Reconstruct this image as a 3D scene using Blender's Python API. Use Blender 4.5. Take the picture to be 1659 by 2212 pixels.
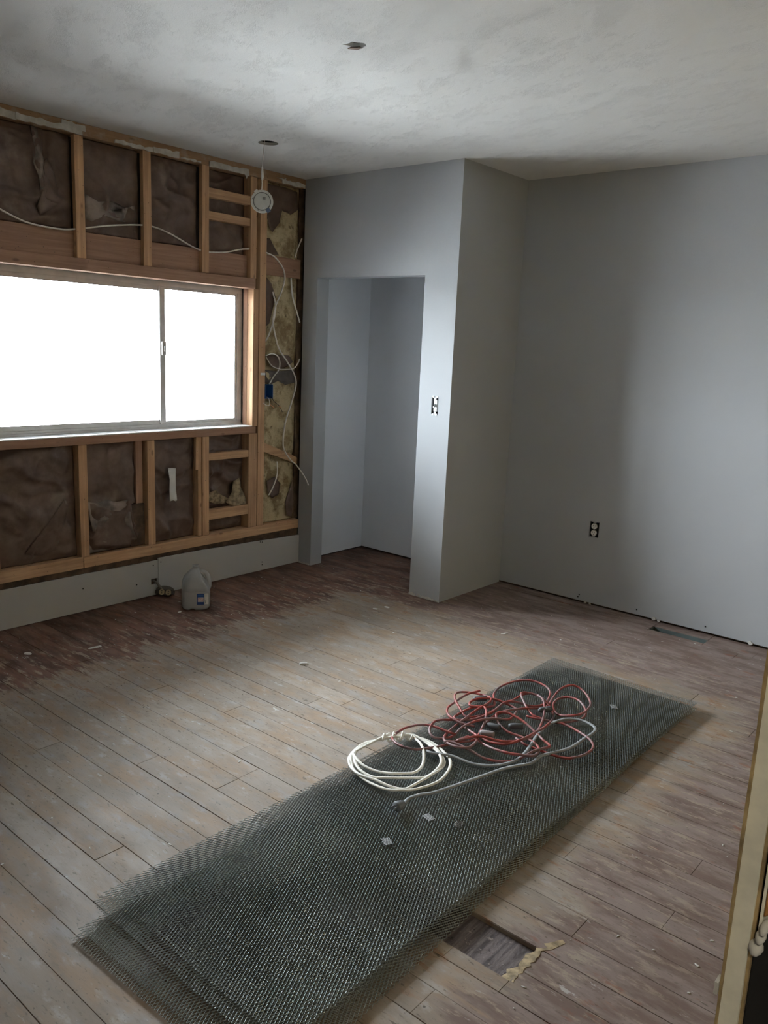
import bpy, bmesh, math, random
import numpy as np
from mathutils import Vector, Matrix, noise as mnoise

for o in list(bpy.data.objects):
    bpy.data.objects.remove(o)
scene = bpy.context.scene
COL = scene.collection
random.seed(7)
rng = np.random.default_rng(11)
PI = math.pi

# ------------------------------------------------------------------ camera
FPX, YAW, PITCH, ROLL = 1766.22, math.radians(-39.974), math.radians(-11.486), math.radians(2.4987)
CAM = Vector((3.8751, -0.6345, 1.4568))
_f = Vector((math.sin(YAW) * math.cos(PITCH), math.cos(YAW) * math.cos(PITCH), math.sin(PITCH)))
_r0 = Vector((math.cos(YAW), -math.sin(YAW), 0))
_u0 = _r0.cross(_f)
_r = _r0 * math.cos(ROLL) + _u0 * math.sin(ROLL)
_u = -_r0 * math.sin(ROLL) + _u0 * math.cos(ROLL)
cd = bpy.data.cameras.new('camera')
cam = bpy.data.objects.new('camera', cd)
COL.objects.link(cam)
cd.sensor_fit = 'VERTICAL'
cd.sensor_height = 24.0
cd.lens = 24.0 * FPX / 2212.0
cd.clip_start = 0.02
cd.clip_end = 200
M = Matrix((_r, _u, -_f)).transposed().to_4x4()
M.translation = CAM
cam.matrix_world = M
scene.camera = cam

# ------------------------------------------------------------------ sky, windows, exposure
SKY_STRENGTH = 45.0
ADDED_LIGHT = 210.0
SUN_STRENGTH = 120.0
scene.view_settings.view_transform = 'Standard'
scene.view_settings.look = 'None'
scene.view_settings.exposure = 0.58
scene.view_settings.gamma = 1.0
scene.view_settings.use_curve_mapping = False
world = bpy.data.worlds.new('overcast_sky')
scene.world = world
world.use_nodes = True
bg = world.node_tree.nodes['Background']
bg.inputs['Color'].default_value = (0.88, 0.94, 1.0, 1)
bg.inputs['Strength'].default_value = SKY_STRENGTH

WIN_Y0, WIN_Y1, WIN_Z0, WIN_Z1 = 1.08, 2.690, 0.935, 1.757     # window in the stripped wall


sun_d = bpy.data.lights.new('sun', 'SUN')       # stands off the end of the house: it lights the ground outside, not the room
sun_d.energy = SUN_STRENGTH
sun_d.angle = math.radians(3)
sun_d.color = (1.0, 0.95, 0.87)
sun = bpy.data.objects.new('sun', sun_d)
COL.objects.link(sun)
sun.location = (2, 8, 8)
sun.rotation_euler = Vector((-0.25, -0.75, -0.70)).to_track_quat('-Z', 'Y').to_euler()


def portal(name, loc, direction, sx, sy):
    ld = bpy.data.lights.new(name, 'AREA')
    ld.shape = 'RECTANGLE'
    ld.size, ld.size_y = sx, sy
    ld.cycles.is_portal = True
    lo = bpy.data.objects.new(name, ld)
    COL.objects.link(lo)
    lo.location = loc
    lo.rotation_euler = Vector(direction).to_track_quat('-Z', 'Y').to_euler()
    return lo


portal('sky_portal', (-0.14, (WIN_Y0 + WIN_Y1) / 2, (WIN_Z0 + WIN_Z1) / 2), (1, 0, 0), WIN_Y1 - WIN_Y0, WIN_Z1 - WIN_Z0)

# ------------------------------------------------------------------ materials


class NT:
    """small node-tree helper"""

    def __init__(self, name, rough=0.6, metallic=0.0):
        self.m = bpy.data.materials.new(name)
        self.m.use_nodes = True
        self.t = self.m.node_tree
        self.bsdf = self.t.nodes['Principled BSDF']
        self.bsdf.inputs['Roughness'].default_value = rough
        self.bsdf.inputs['Metallic'].default_value = metallic
        self._pos = self._obj = None

    def n(self, typ, **kw):
        nd = self.t.nodes.new(typ)
        for k, v in kw.items():
            setattr(nd, k, v)
        return nd

    def link(self, a, b):
        self.t.links.new(a, b)

    def put(self, sock, v):
        if hasattr(v, 'is_output') or isinstance(v, bpy.types.NodeSocket):
            self.link(v, sock)
        else:
            if sock.type == 'RGBA' and len(v) == 3:
                v = (*v, 1)
            sock.default_value = v

    @property
    def pos(self):
        if self._pos is None:
            self._pos = self.n('ShaderNodeNewGeometry').outputs['Position']
        return self._pos

    @property
    def obj(self):
        if self._obj is None:
            self._obj = self.n('ShaderNodeTexCoord').outputs['Object']
        return self._obj

    def mapped(self, vec, scale=(1, 1, 1), loc=(0, 0, 0), rot=(0, 0, 0)):
        nd = self.n('ShaderNodeMapping')
        self.link(vec, nd.inputs['Vector'])
        nd.inputs['Scale'].default_value = scale
        nd.inputs['Location'].default_value = loc
        nd.inputs['Rotation'].default_value = rot
        return nd.outputs['Vector']

    def noise(self, vec, scale=5.0, detail=4.0, rough=0.55, dist=0.0):
        nd = self.n('ShaderNodeTexNoise')
        self.link(vec, nd.inputs['Vector'])
        nd.inputs['Scale'].default_value = scale
        nd.inputs['Detail'].default_value = detail
        nd.inputs['Roughness'].default_value = rough
        nd.inputs['Distortion'].default_value = dist
        return nd.outputs['Fac']

    def voronoi(self, vec, scale=5.0, feature='F1'):
        nd = self.n('ShaderNodeTexVoronoi', feature=feature)
        self.link(vec, nd.inputs['Vector'])
        nd.inputs['Scale'].default_value = scale
        return nd.outputs['Distance']

    def ramp(self, fac, lo, hi, a=0.0, b=1.0):
        nd = self.n('ShaderNodeMapRange', interpolation_type='SMOOTHSTEP')
        self.put(nd.inputs['Value'], fac)
        nd.inputs['From Min'].default_value = lo
        nd.inputs['From Max'].default_value = hi
        nd.inputs['To Min'].default_value = a
        nd.inputs['To Max'].default_value = b
        return nd.outputs['Result']

    def math(self, op, a, b=0.0, c=None):
        nd = self.n('ShaderNodeMath', operation=op)
        self.put(nd.inputs[0], a)
        self.put(nd.inputs[1], b)
        if c is not None:
            self.put(nd.inputs[2], c)
        return nd.outputs[0]

    def mix(self, fac, a, b, mode='MIX'):
        nd = self.n('ShaderNodeMix', data_type='RGBA', blend_type=mode)
        self.put(nd.inputs[0], fac)
        self.put(nd.inputs[6], a)
        self.put(nd.inputs[7], b)
        return nd.outputs[2]

    def sep(self, vec):
        nd = self.n('ShaderNodeSeparateXYZ')
        self.link(vec, nd.inputs[0])
        return nd.outputs

    def bump(self, h, strength=0.4, distance=0.002, normal=None):
        nd = self.n('ShaderNodeBump')
        nd.inputs['Strength'].default_value = strength
        nd.inputs['Distance'].default_value = distance
        self.link(h, nd.inputs['Height'])
        if normal is not None:
            self.link(normal, nd.inputs['Normal'])
        return nd.outputs['Normal']

    def done(self, color=None, rough=None, normal=None, spec=None):
        if color is not None:
            self.put(self.bsdf.inputs['Base Color'], color)
        if rough is not None:
            self.put(self.bsdf.inputs['Roughness'], rough)
        if normal is not None:
            self.put(self.bsdf.inputs['Normal'], normal)
        if spec is not None:
            self.bsdf.inputs['Specular IOR Level'].default_value = spec
        return self.m


def plain(name, color, rough=0.6, metallic=0.0, var=0.12, scale=30.0, bump=0.0):
    k = NT(name, rough, metallic)
    f = k.noise(k.pos, scale, 4)
    dark = tuple(c * (1 - var) for c in color)
    lite = tuple(min(1, c * (1 + var)) for c in color)
    c = k.mix(k.ramp(f, 0.3, 0.7), dark, lite)
    return k.done(c, normal=k.bump(f, bump, 0.001) if bump else None)


def wood(name, axis, base, dark, knots=0.55, worn=0.0):
    """rough sawn softwood; grain along axis 0/1/2 (world axes)"""
    k = NT(name, 0.75)
    sc = [55.0, 55.0, 55.0]
    sc[axis] = 2.2
    info = k.n('ShaderNodeObjectInfo').outputs['Random']
    rnd = k.math('MULTIPLY', info, 7.0)
    comb = k.n('ShaderNodeCombineXYZ')
    for i in range(3):
        k.link(rnd, comb.inputs[i])
    vadd = k.n('ShaderNodeVectorMath', operation='ADD')
    k.link(k.pos, vadd.inputs[0])
    k.link(comb.outputs[0], vadd.inputs[1])
    p = vadd.outputs[0]
    g = k.noise(k.mapped(p, sc), 1.0, 5, 0.6, 0.6)
    big = k.noise(p, 6.0, 3)
    c = k.mix(k.ramp(g, 0.35, 0.72), dark, base)
    tone = k.mix(info, tuple(b * 0.82 for b in base), tuple(min(1, b * 1.12) for b in base))
    c = k.mix(0.45, c, tone)
    c = k.mix(k.ramp(big, 0.45, 0.75, 0, 0.35), c, dark)
    ks = [1.0, 1.0, 1.0]
    ks[axis] = 0.45
    kn = k.voronoi(k.mapped(p, ks), 13.0)
    c = k.mix(k.ramp(kn, 0.05, 0.13, knots, 0.0), c, tuple(d * 0.35 for d in dark))
    nail = k.voronoi(p, 38.0)
    c = k.mix(k.ramp(nail, 0.06, 0.10, 0.75, 0.0), c, (0.03, 0.02, 0.015))
    if worn:
        w = k.noise(p, 14.0, 5, 0.65)
        c = k.mix(k.ramp(w, 0.52, 0.66, 0.0, worn), c, (0.42, 0.36, 0.29))
    return k.done(c, normal=k.bump(g, 0.35, 0.0015))


PINE = (0.66, 0.40, 0.225)
PINE_D = (0.30, 0.165, 0.08)
RED = (0.43, 0.25, 0.16)
RED_D = (0.25, 0.13, 0.08)
M_PINE_Z = wood('pine_lumber_upright', 2, PINE, PINE_D)
M_PINE_Y = wood('pine_lumber_level', 1, (0.64, 0.395, 0.22), PINE_D)
M_RED_Y = wood('reddish_lumber_level', 1, RED, RED_D)
M_RED_Z = wood('reddish_lumber_upright', 2, RED, RED_D)
M_PLATE_TOP = wood('top_plate_lumber', 1, (0.40, 0.25, 0.14), (0.24, 0.14, 0.075), worn=0.5)
M_DARKWOOD = plain('dark_weathered_sheathing', (0.045, 0.035, 0.03), 0.85, var=0.4, scale=12)
M_STUD_DARK = plain('dark_rough_stud', (0.10, 0.06, 0.035), 0.85, var=0.4, scale=20)


def wall_paint(name, color):
    k = NT(name, 0.55)
    f = k.noise(k.pos, 260.0, 2, 0.5)
    g = k.noise(k.pos, 2.2, 3)
    c = k.mix(k.ramp(g, 0.3, 0.7), tuple(x * 0.97 for x in color), color)
    return k.done(c, normal=k.bump(f, 0.12, 0.0006), spec=0.35)


M_WALL = wall_paint('grey_wall_paint', (0.445, 0.46, 0.48))
M_CLOSET = wall_paint('closet_paint_with_bounce_light', (0.84, 0.865, 0.90))  # closet walls coloured paler than the room's, painting in bounced daylight
M_STRIP = wall_paint('bare_drywall_face', (0.50, 0.485, 0.465))


def ceiling_mat():
    k = NT('stippled_ceiling_paint', 0.8)
    p = k.mapped(k.pos, (1, 1, 1), rot=(0, 0, 0.5))
    st = k.noise(k.mapped(p, (1.0, 2.2, 1.0)), 85.0, 3, 0.6, 1.4)
    ridge = k.math('ABSOLUTE', k.math('SUBTRACT', st, 0.5))
    ridge = k.ramp(ridge, 0.0, 0.10, 1.0, 0.0)
    fine = k.noise(p, 190.0, 3, 0.6)
    mask = k.ramp(k.noise(k.mapped(p, (1.0, 2.0, 1.0)), 5.0, 5, 0.68), 0.46, 0.68, 0.10, 1.0)
    h = k.math('MULTIPLY', ridge, mask)
    h = k.math('ADD', h, k.math('MULTIPLY', fine, 0.35))
    tone = k.noise(p, 1.3, 4)
    c = k.mix(k.ramp(tone, 0.3, 0.7), (0.76, 0.755, 0.74), (0.81, 0.81, 0.80))
    return k.done(c, normal=k.bump(h, 0.62, 0.0030), spec=0.2)


M_CEIL = ceiling_mat()


def floor_mat():
    k = NT('worn_painted_floorboards', 0.5)
    p = k.pos
    x, y, z = k.sep(p)
    info = k.n('ShaderNodeObjectInfo').outputs['Random']
    # how far inside the pale worn field (negative: the unsanded painted border along the walls)
    d = k.math('MINIMUM', k.math('SUBTRACT', x, 0.70), k.math('SUBTRACT', 2.93, y))
    d = k.math('MINIMUM', d, k.math('SUBTRACT', 3.04, x))
    grain = k.noise(k.mapped(p, (5.0, 60.0, 1.0)), 1.0, 5, 0.65, 0.4)
    blot = k.noise(k.mapped(p, (2.2, 6.0, 1.0)), 1.6, 5, 0.62)
    edge = k.math('ADD', d, k.math('MULTIPLY', k.math('SUBTRACT', blot, 0.5), 0.55))
    edge = k.math('ADD', edge, k.math('MULTIPLY', k.math('SUBTRACT', grain, 0.5), 0.28))
    field = k.ramp(edge, -0.05, 0.07)
    # pale field: greige paint film, yellow-tan bare wood, blue-grey smears
    tan = k.noise(k.mapped(p, (2.0, 5.0, 1.0), loc=(3, 1, 0)), 2.2, 4, 0.6)
    blue = k.noise(k.mapped(p, (2.5, 5.5, 1.0), loc=(9, 4, 0)), 2.4, 4, 0.6)
    pale = k.mix(k.ramp(info, 0.0, 1.0), (0.245, 0.199, 0.160), (0.315, 0.262, 0.217))
    pale = k.mix(k.ramp(tan, 0.42, 0.66, 0, 0.85), pale, (0.285, 0.195, 0.125))
    pale = k.mix(k.ramp(blue, 0.52, 0.70, 0, 0.6), pale, (0.265, 0.255, 0.255))
    pale = k.mix(k.ramp(grain, 0.50, 0.75, 0, 0.35), pale, (0.20, 0.165, 0.13))
    mot = k.noise(k.mapped(p, (7.0, 16.0, 1.0), loc=(13, 6, 0)), 1.5, 5, 0.65)
    pale = k.mix(k.ramp(mot, 0.36, 0.5, 0.45, 0.0), pale, (0.19, 0.155, 0.125))
    pale = k.mix(k.ramp(mot, 0.55, 0.70, 0.0, 0.6), pale, (0.38, 0.345, 0.315))
    # painted border: red-brown, mauve where dusty, rubbed through to tan
    br = k.noise(k.mapped(p, (2.0, 7.0, 1.0), loc=(1, 7, 0)), 2.0, 5, 0.65)
    brown = k.mix(k.ramp(br, 0.38, 0.62), (0.075, 0.038, 0.026), (0.175, 0.088, 0.060))
    side = k.ramp(k.math('ADD', x, k.math('MULTIPLY', y, 0.25)), 1.5, 2.6)
    mauve = k.mix(k.ramp(br, 0.40, 0.60), (0.165, 0.112, 0.092), (0.245, 0.19, 0.168))
    brown = k.mix(side, brown, mauve)
    rub = k.noise(k.mapped(p, (9.0, 34.0, 1.0), loc=(5, 2, 0)), 1.0, 6, 0.7)
    near = k.ramp(d, -0.55, -0.02)
    rubm = k.math('MULTIPLY', k.ramp(rub, 0.52, 0.62), k.math('ADD', k.math('MULTIPLY', near, 0.75), 0.15))
    brown = k.mix(rubm, brown, (0.33, 0.27, 0.21))
    rust = k.noise(k.mapped(p, (3.0, 8.0, 1.0), loc=(2, 12, 0)), 2.6, 4, 0.6)
    brown = k.mix(k.ramp(rust, 0.60, 0.70, 0, 0.6), brown, (0.22, 0.085, 0.045))
    c = k.mix(field, brown, pale)
    # rust remains along the edge of the worn field
    rim = k.math('MULTIPLY', k.ramp(edge, 0.02, 0.12), k.ramp(edge, 0.28, 0.12))
    c = k.mix(k.math('MULTIPLY', rim, k.ramp(rust, 0.55, 0.66)), c, (0.25, 0.14, 0.08))
    # nicks, gouges, nail holes, white paint spots, black scuffs
    nick = k.noise(k.mapped(p, (22.0, 60.0, 1.0), loc=(4, 4, 0)), 1.0, 3, 0.6)
    c = k.mix(k.ramp(nick, 0.655, 0.70, 0, 0.85), c, (0.11, 0.085, 0.06))
    sparse = k.noise(k.mapped(p, (1, 1, 1), loc=(8, 8, 0)), 5.0, 3, 0.6)
    hole = k.math('ADD', k.voronoi(k.mapped(p, (1.0, 1.0, 0.0)), 24.0), k.ramp(sparse, 0.62, 0.50, 0.0, 0.4))
    c = k.mix(k.ramp(hole, 0.06, 0.11, 0.85, 0.0), c, (0.05, 0.04, 0.03))
    smear = k.noise(k.mapped(p, (6.0, 22.0, 1.0), loc=(3, 31, 0)), 1.6, 5, 0.72)
    c = k.mix(k.ramp(smear, 0.63, 0.70, 0, 0.6), c, (0.44, 0.425, 0.40))
    fine = k.noise(k.mapped(p, (40.0, 110.0, 1.0), loc=(3, 9, 0)), 1.0, 3, 0.6)
    c = k.mix(k.ramp(fine, 0.60, 0.68, 0, 0.6), c, (0.12, 0.09, 0.065))
    wpatch = k.noise(k.mapped(p, (4.0, 9.0, 1.0), loc=(7, 7, 0)), 1.9, 5, 0.7)
    c = k.mix(k.ramp(wpatch, 0.665, 0.70, 0, 0.55), c, (0.55, 0.54, 0.52))
    scuff = k.noise(k.mapped(p, (3.0, 6.0, 1.0), loc=(17, 3, 0)), 2.0, 5, 0.7)
    c = k.mix(k.ramp(scuff, 0.69, 0.74, 0, 0.6), c, (0.10, 0.095, 0.09))
    h = k.math('ADD', k.math('MULTIPLY', grain, 0.6), k.math('MULTIPLY', nick, -0.8))
    rough = k.ramp(blot, 0.3, 0.7, 0.60, 0.78)
    return k.done(c, rough, k.bump(h, 0.35, 0.0015), spec=0.3)


M_FLOOR = floor_mat()
M_SUBFLOOR = plain('dark_subfloor_dirt', (0.05, 0.04, 0.032), 0.9, var=0.4, scale=25)


def kraft_mat():
    k = NT('brown_kraft_paper', 0.42)
    f = k.noise(k.pos, 9.0, 5, 0.6)
    g = k.noise(k.mapped(k.pos, (60, 60, 60)), 1.0, 4, 0.6)
    c = k.mix(k.ramp(f, 0.3, 0.7), (0.105, 0.066, 0.050), (0.175, 0.115, 0.088))
    dust = k.noise(k.pos, 4.5, 5, 0.65)
    c = k.mix(k.ramp(dust, 0.56, 0.74, 0, 0.4), c, (0.27, 0.225, 0.19))
    return k.done(c, normal=k.bump(g, 0.3, 0.002), spec=0.35)


M_KRAFT = kraft_mat()


def fibre_mat():
    k = NT('yellow_fibreglass_wool', 0.95)
    a = k.noise(k.pos, 9.0, 6, 0.68)
    b = k.noise(k.mapped(k.pos, (1, 1, 1), loc=(3, 3, 3)), 22.0, 6, 0.7)
    c = k.mix(k.ramp(a, 0.38, 0.58), (0.30, 0.215, 0.115), (0.62, 0.51, 0.315))
    c = k.mix(k.ramp(b, 0.58, 0.70, 0, 0.8), c, (0.10, 0.065, 0.04))
    return k.done(c, normal=k.bump(k.noise(k.pos, 140.0, 5, 0.7), 0.9, 0.006), spec=0.05)


M_FIBRE = fibre_mat()
M_PLASTER = plain('white_plaster_remnant', (0.60, 0.58, 0.54), 0.85, var=0.15, scale=25, bump=0.5)
M_PAPER = plain('white_paper', (0.72, 0.71, 0.68), 0.7, var=0.05, scale=20)
M_CABLE = plain('white_cable_sheath', (0.80, 0.76, 0.70), 0.45, var=0.08, scale=40)
M_COIL = plain('white_coiled_cable_sheath', (0.80, 0.77, 0.70), 0.4, var=0.06, scale=30)
M_GRAYCORD = plain('grey_cord_sheath', (0.27, 0.275, 0.28), 0.5, var=0.15, scale=12)


def redcord_mat():
    k = NT('dusty_red_cord_sheath', 0.5)
    a = k.noise(k.pos, 9.0, 4, 0.6)
    c = k.mix(k.ramp(a, 0.42, 0.62), (0.32, 0.06, 0.048), (0.235, 0.145, 0.145))
    b = k.noise(k.mapped(k.pos, (1, 1, 1), loc=(5, 5, 5)), 7.0, 4)
    c = k.mix(k.ramp(b, 0.56, 0.70, 0, 0.8), c, (0.075, 0.048, 0.048))
    return k.done(c)


M_REDCORD = redcord_mat()
M_PLUG = plain('dark_grey_plug_rubber', (0.085, 0.085, 0.09), 0.5)
M_METAL = plain('dull_steel', (0.42, 0.42, 0.42), 0.4, 0.9, var=0.2)
M_BRASS = plain('copper_wire', (0.75, 0.38, 0.20), 0.3, 0.9)
M_ALU = plain('weathered_aluminium', (0.64, 0.62, 0.60), 0.5, 0.15, var=0.08, scale=15)
M_ALU_D = plain('window_gasket', (0.22, 0.21, 0.20), 0.6)
M_BLUE = plain('blue_plastic_box', (0.012, 0.075, 0.27), 0.4)
M_NAVY = plain('navy_plastic_box', (0.008, 0.012, 0.03), 0.5)
M_WHITE = plain('white_plastic', (0.78, 0.78, 0.77), 0.35, var=0.03)
M_BLACK = plain('black_plastic', (0.012, 0.012, 0.012), 0.5)
M_TAN = plain('aged_ivory_plastic', (0.34, 0.26, 0.14), 0.45)
M_BAKELITE = plain('dirty_brown_bakelite', (0.045, 0.032, 0.022), 0.5, var=0.3)
M_GALV = plain('galvanised_duct', (0.15, 0.18, 0.175), 0.6, 0.4, var=0.25, scale=10)
M_PUCK = plain('off_white_fixture_metal', (0.70, 0.70, 0.66), 0.4, var=0.04)
M_SCREW = plain('black_screw_head', (0.01, 0.01, 0.01), 0.5)
M_GYPSUM = plain('warm_light_tinted_gypsum', (0.82, 0.79, 0.66), 0.9, var=0.08, scale=60, bump=0.4)  # white gypsum with the warm light's cream tint put into its colour
M_PAPEREDGE = plain('torn_brown_paper_edge', (0.33, 0.24, 0.12), 0.9, var=0.4, scale=60)
M_ORANGE = plain('orange_wood_shim', (0.42, 0.20, 0.06), 0.7, var=0.3, scale=40)
M_GROUND = plain('bounce_whitened_ground', (0.80, 0.81, 0.83), 0.9, var=0.15, scale=3)  # ground whitened to bounce more light up to the ceiling
M_EXT = plain('outer_shell', (0.30, 0.29, 0.28), 0.9)


def lath_mat():
    k = NT('galvanised_expanded_lath', 0.36, 0.85)
    f = k.noise(k.pos, 3.0, 4)
    c = k.mix(k.ramp(f, 0.35, 0.65), (0.355, 0.395, 0.41), (0.50, 0.54, 0.555))
    return k.done(c)


M_LATH = lath_mat()
M_LATHW = plain('whitened_lath_strands', (0.36, 0.36, 0.36), 0.5, 0.2)


def glass_mat():
    m = bpy.data.materials.new('window_glass')
    m.use_nodes = True
    t = m.node_tree
    t.nodes.clear()
    out = t.nodes.new('ShaderNodeOutputMaterial')
    tr = t.nodes.new('ShaderNodeBsdfTransparent')
    tr.inputs[0].default_value = (0.93, 0.95, 0.95, 1)
    gl = t.nodes.new('ShaderNodeBsdfGlossy')
    gl.inputs['Roughness'].default_value = 0.02
    fr = t.nodes.new('ShaderNodeFresnel')
    fr.inputs['IOR'].default_value = 1.45
    mx = t.nodes.new('ShaderNodeMixShader')
    t.links.new(fr.outputs[0], mx.inputs[0])
    t.links.new(tr.outputs[0], mx.inputs[1])
    t.links.new(gl.outputs[0], mx.inputs[2])
    t.links.new(mx.outputs[0], out.inputs[0])
    return m


M_GLASS = glass_mat()


def jug_mat():
    k = NT('translucent_milky_plastic', 0.4)
    k.bsdf.inputs['Base Color'].default_value = (0.86, 0.865, 0.87, 1)
    k.bsdf.inputs['Transmission Weight'].default_value = 0.78
    k.bsdf.inputs['IOR'].default_value = 1.35
    return k.m


M_JUG = jug_mat()
M_LBLUE = plain('blue_label_print', (0.012, 0.05, 0.24), 0.5)
M_LRED = plain('red_label_print', (0.45, 0.05, 0.06), 0.5)

# ------------------------------------------------------------------ mesh helpers
WLOC = {}


def tag(o, label=None, cat=None, group=None, kind=None):
    if label:
        o['label'] = label
    if cat:
        o['category'] = cat
    if group:
        o['group'] = group
    if kind:
        o['kind'] = kind
    return o


def empty(name, loc, label=None, cat=None, group=None, kind=None):
    o = bpy.data.objects.new(name, None)
    COL.objects.link(o)
    o.location = loc
    o.empty_display_size = 0.05
    WLOC[o.name] = Vector(loc)
    return tag(o, label, cat, group, kind)


def mk(name, verts, faces, mat, parent=None, smooth=False, origin=None):
    """one mesh object from world-space verts; origin at the middle of its base"""
    v = np.asarray(verts, float)
    if origin is None:
        lo, hi = v.min(0), v.max(0)
        origin = ((lo[0] + hi[0]) / 2, (lo[1] + hi[1]) / 2, lo[2])
    origin = np.asarray(origin, float)
    me = bpy.data.meshes.new(name)
    me.from_pydata((v - origin).tolist(), [], [list(map(int, f)) for f in faces])
    me.validate()
    if smooth:
        me.polygons.foreach_set('use_smooth', [True] * len(me.polygons))
    bm = bmesh.new()
    bm.from_mesh(me)
    bmesh.ops.recalc_face_normals(bm, faces=bm.faces)
    bm.to_mesh(me)
    bm.free()
    me.materials.append(mat)
    o = bpy.data.objects.new(name, me)
    COL.objects.link(o)
    WLOC[o.name] = Vector(origin)
    if parent is not None:
        o.parent = parent
        o.location = Vector(origin) - WLOC[parent.name]
    else:
        o.location = Vector(origin)
    return o


BOXF = [(0, 3, 2, 1), (4, 5, 6, 7), (0, 1, 5, 4), (1, 2, 6, 5), (2, 3, 7, 6), (3, 0, 4, 7)]


class MB:
    """collects shapes for ONE mesh"""

    def __init__(self):
        self.v, self.f = [], []

    def add(self, v, f):
        b = len(self.v)
        self.v += [tuple(x) for x in v]
        self.f += [tuple(i + b for i in q) for q in f]
        return self

    def box(self, x0, x1, y0, y1, z0, z1):
        return self.add([(x0, y0, z0), (x1, y0, z0), (x1, y1, z0), (x0, y1, z0), (x0, y0, z1), (x1, y0, z1), (x1, y1, z1), (x0, y1, z1)], BOXF)

    def cyl(self, a, b, r, r2=None, n=16):
        a, b = Vector(a), Vector(b)
        r2 = r if r2 is None else r2
        d = (b - a).normalized()
        s = d.orthogonal().normalized()
        t = d.cross(s)
        v = []
        for c, rr in ((a, r), (b, r2)):
            for i in range(n):
                an = 2 * PI * i / n
                v.append(c + (s * math.cos(an) + t * math.sin(an)) * rr)
        f = [(i, (i + 1) % n, n + (i + 1) % n, n + i) for i in range(n)]
        f += [tuple(range(n))[::-1], tuple(range(n, 2 * n))]
        return self.add(v, f)

    def build(self, name, mat, parent=None, smooth=False, bevel=0.0):
        o = mk(name, self.v, self.f, mat, parent, smooth)
        if bevel:
            bm = bmesh.new()
            bm.from_mesh(o.data)
            bmesh.ops.bevel(bm, geom=bm.edges[:], offset=bevel, segments=1, affect='EDGES', profile=0.5)
            bm.to_mesh(o.data)
            bm.free()
        return o


def box(name, x0, x1, y0, y1, z0, z1, mat, parent=None, bevel=0.0):
    return MB().box(x0, x1, y0, y1, z0, z1).build(name, mat, parent, bevel=bevel)


def panel(name, outer, holes, conv, mat, parent=None):
    """flat sheet with real holes: 2D loops, conv(u, v, side) gives the two faces"""
    bm = bmesh.new()
    loops = []
    for lp in [outer] + holes:
        vs = [bm.verts.new((u, v, 0)) for u, v in lp]
        es = [bm.edges.new((vs[i], vs[(i + 1) % len(vs)])) for i in range(len(vs))]
        loops.append(vs)
    bmesh.ops.triangle_fill(bm, use_beauty=True, use_dissolve=False, edges=bm.edges[:])
    bm.verts.index_update()
    n = len(bm.verts)
    uv = [(v.co.x, v.co.y) for v in bm.verts]
    tris = [[v.index for v in f.verts] for f in bm.faces]
    verts = [conv(u, v, 0) for u, v in uv] + [conv(u, v, 1) for u, v in uv]
    faces = [tuple(t) for t in tris] + [tuple(i + n for i in reversed(t)) for t in tris]
    for vs in loops:
        ids = [v.index for v in vs]
        for i in range(len(ids)):
            a, b = ids[i], ids[(i + 1) % len(ids)]
            faces.append((a, b, b + n, a + n))
    bm.free()
    return mk(name, verts, faces, mat, parent)


def rect(u0, u1, v0, v1):
    return [(u0, v0), (u1, v0), (u1, v1), (u0, v1)]


def prism(name, poly, conv, mat, parent=None):
    return panel(name, poly, [], conv, mat, parent)


def spline(pts, per=6, closed=False):
    P = [np.asarray(p, float) for p in pts]
    n = len(P)
    out = []
    rngi = range(n if closed else n - 1)
    for i in rngi:
        if closed:
            p0, p1, p2, p3 = P[(i - 1) % n], P[i], P[(i + 1) % n], P[(i + 2) % n]
        else:
            p1, p2 = P[i], P[i + 1]
            p0 = P[i - 1] if i > 0 else 2 * p1 - p2
            p3 = P[i + 2] if i + 2 < n else 2 * p2 - p1
        for j in range(per):
            t = j / per
            out.append(0.5 * ((2 * p1) + (-p0 + p2) * t + (2 * p0 - 5 * p1 + 4 * p2 - p3) * t * t + (-p0 + 3 * p1 - 3 * p2 + p3) * t ** 3))
    if not closed:
        out.append(P[-1])
    return out


def tube_vf(path, r, sides=8, flat=1.0, taper=None):
    """swept section along path; flat < 1 squeezes the section along its second axis"""
    path = [Vector(p) for p in path]
    n = len(path)
    v, f = [], []
    up = None
    for i, p in enumerate(path):
        d = (path[min(i + 1, n - 1)] - path[max(i - 1, 0)])
        if d.length < 1e-9:
            d = Vector((1, 0, 0))
        d.normalize()
        if up is None:
            up = Vector((0, 0, 1)) if abs(d.z) < 0.9 else Vector((1, 0, 0))
        up = (up - d * up.dot(d))
        if up.length < 1e-6:
            up = d.orthogonal()
        up.normalize()
        s = d.cross(up)
        rr = r if taper is None else r * taper(i / (n - 1))
        for k in range(sides):
            a = 2 * PI * k / sides
            v.append(p + s * (math.cos(a) * rr) + up * (math.sin(a) * rr * flat))
    for i in range(n - 1):
        for k in range(sides):
            k2 = (k + 1) % sides
            f.append((i * sides + k, i * sides + k2, (i + 1) * sides + k2, (i + 1) * sides + k))
    f.append(tuple(range(sides))[::-1])
    f.append(tuple((n - 1) * sides + k for k in range(sides)))
    return v, f


def tube(name, pts, r, mat, parent=None, per=6, sides=8, flat=1.0, taper=None, origin=None):
    v, f = tube_vf(spline(pts, per), r, sides, flat, taper)
    return mk(name, v, f, mat, parent, smooth=True, origin=origin)


def nz(x, y, z=0.0):
    return mnoise.noise(Vector((x, y, z)))


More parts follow.
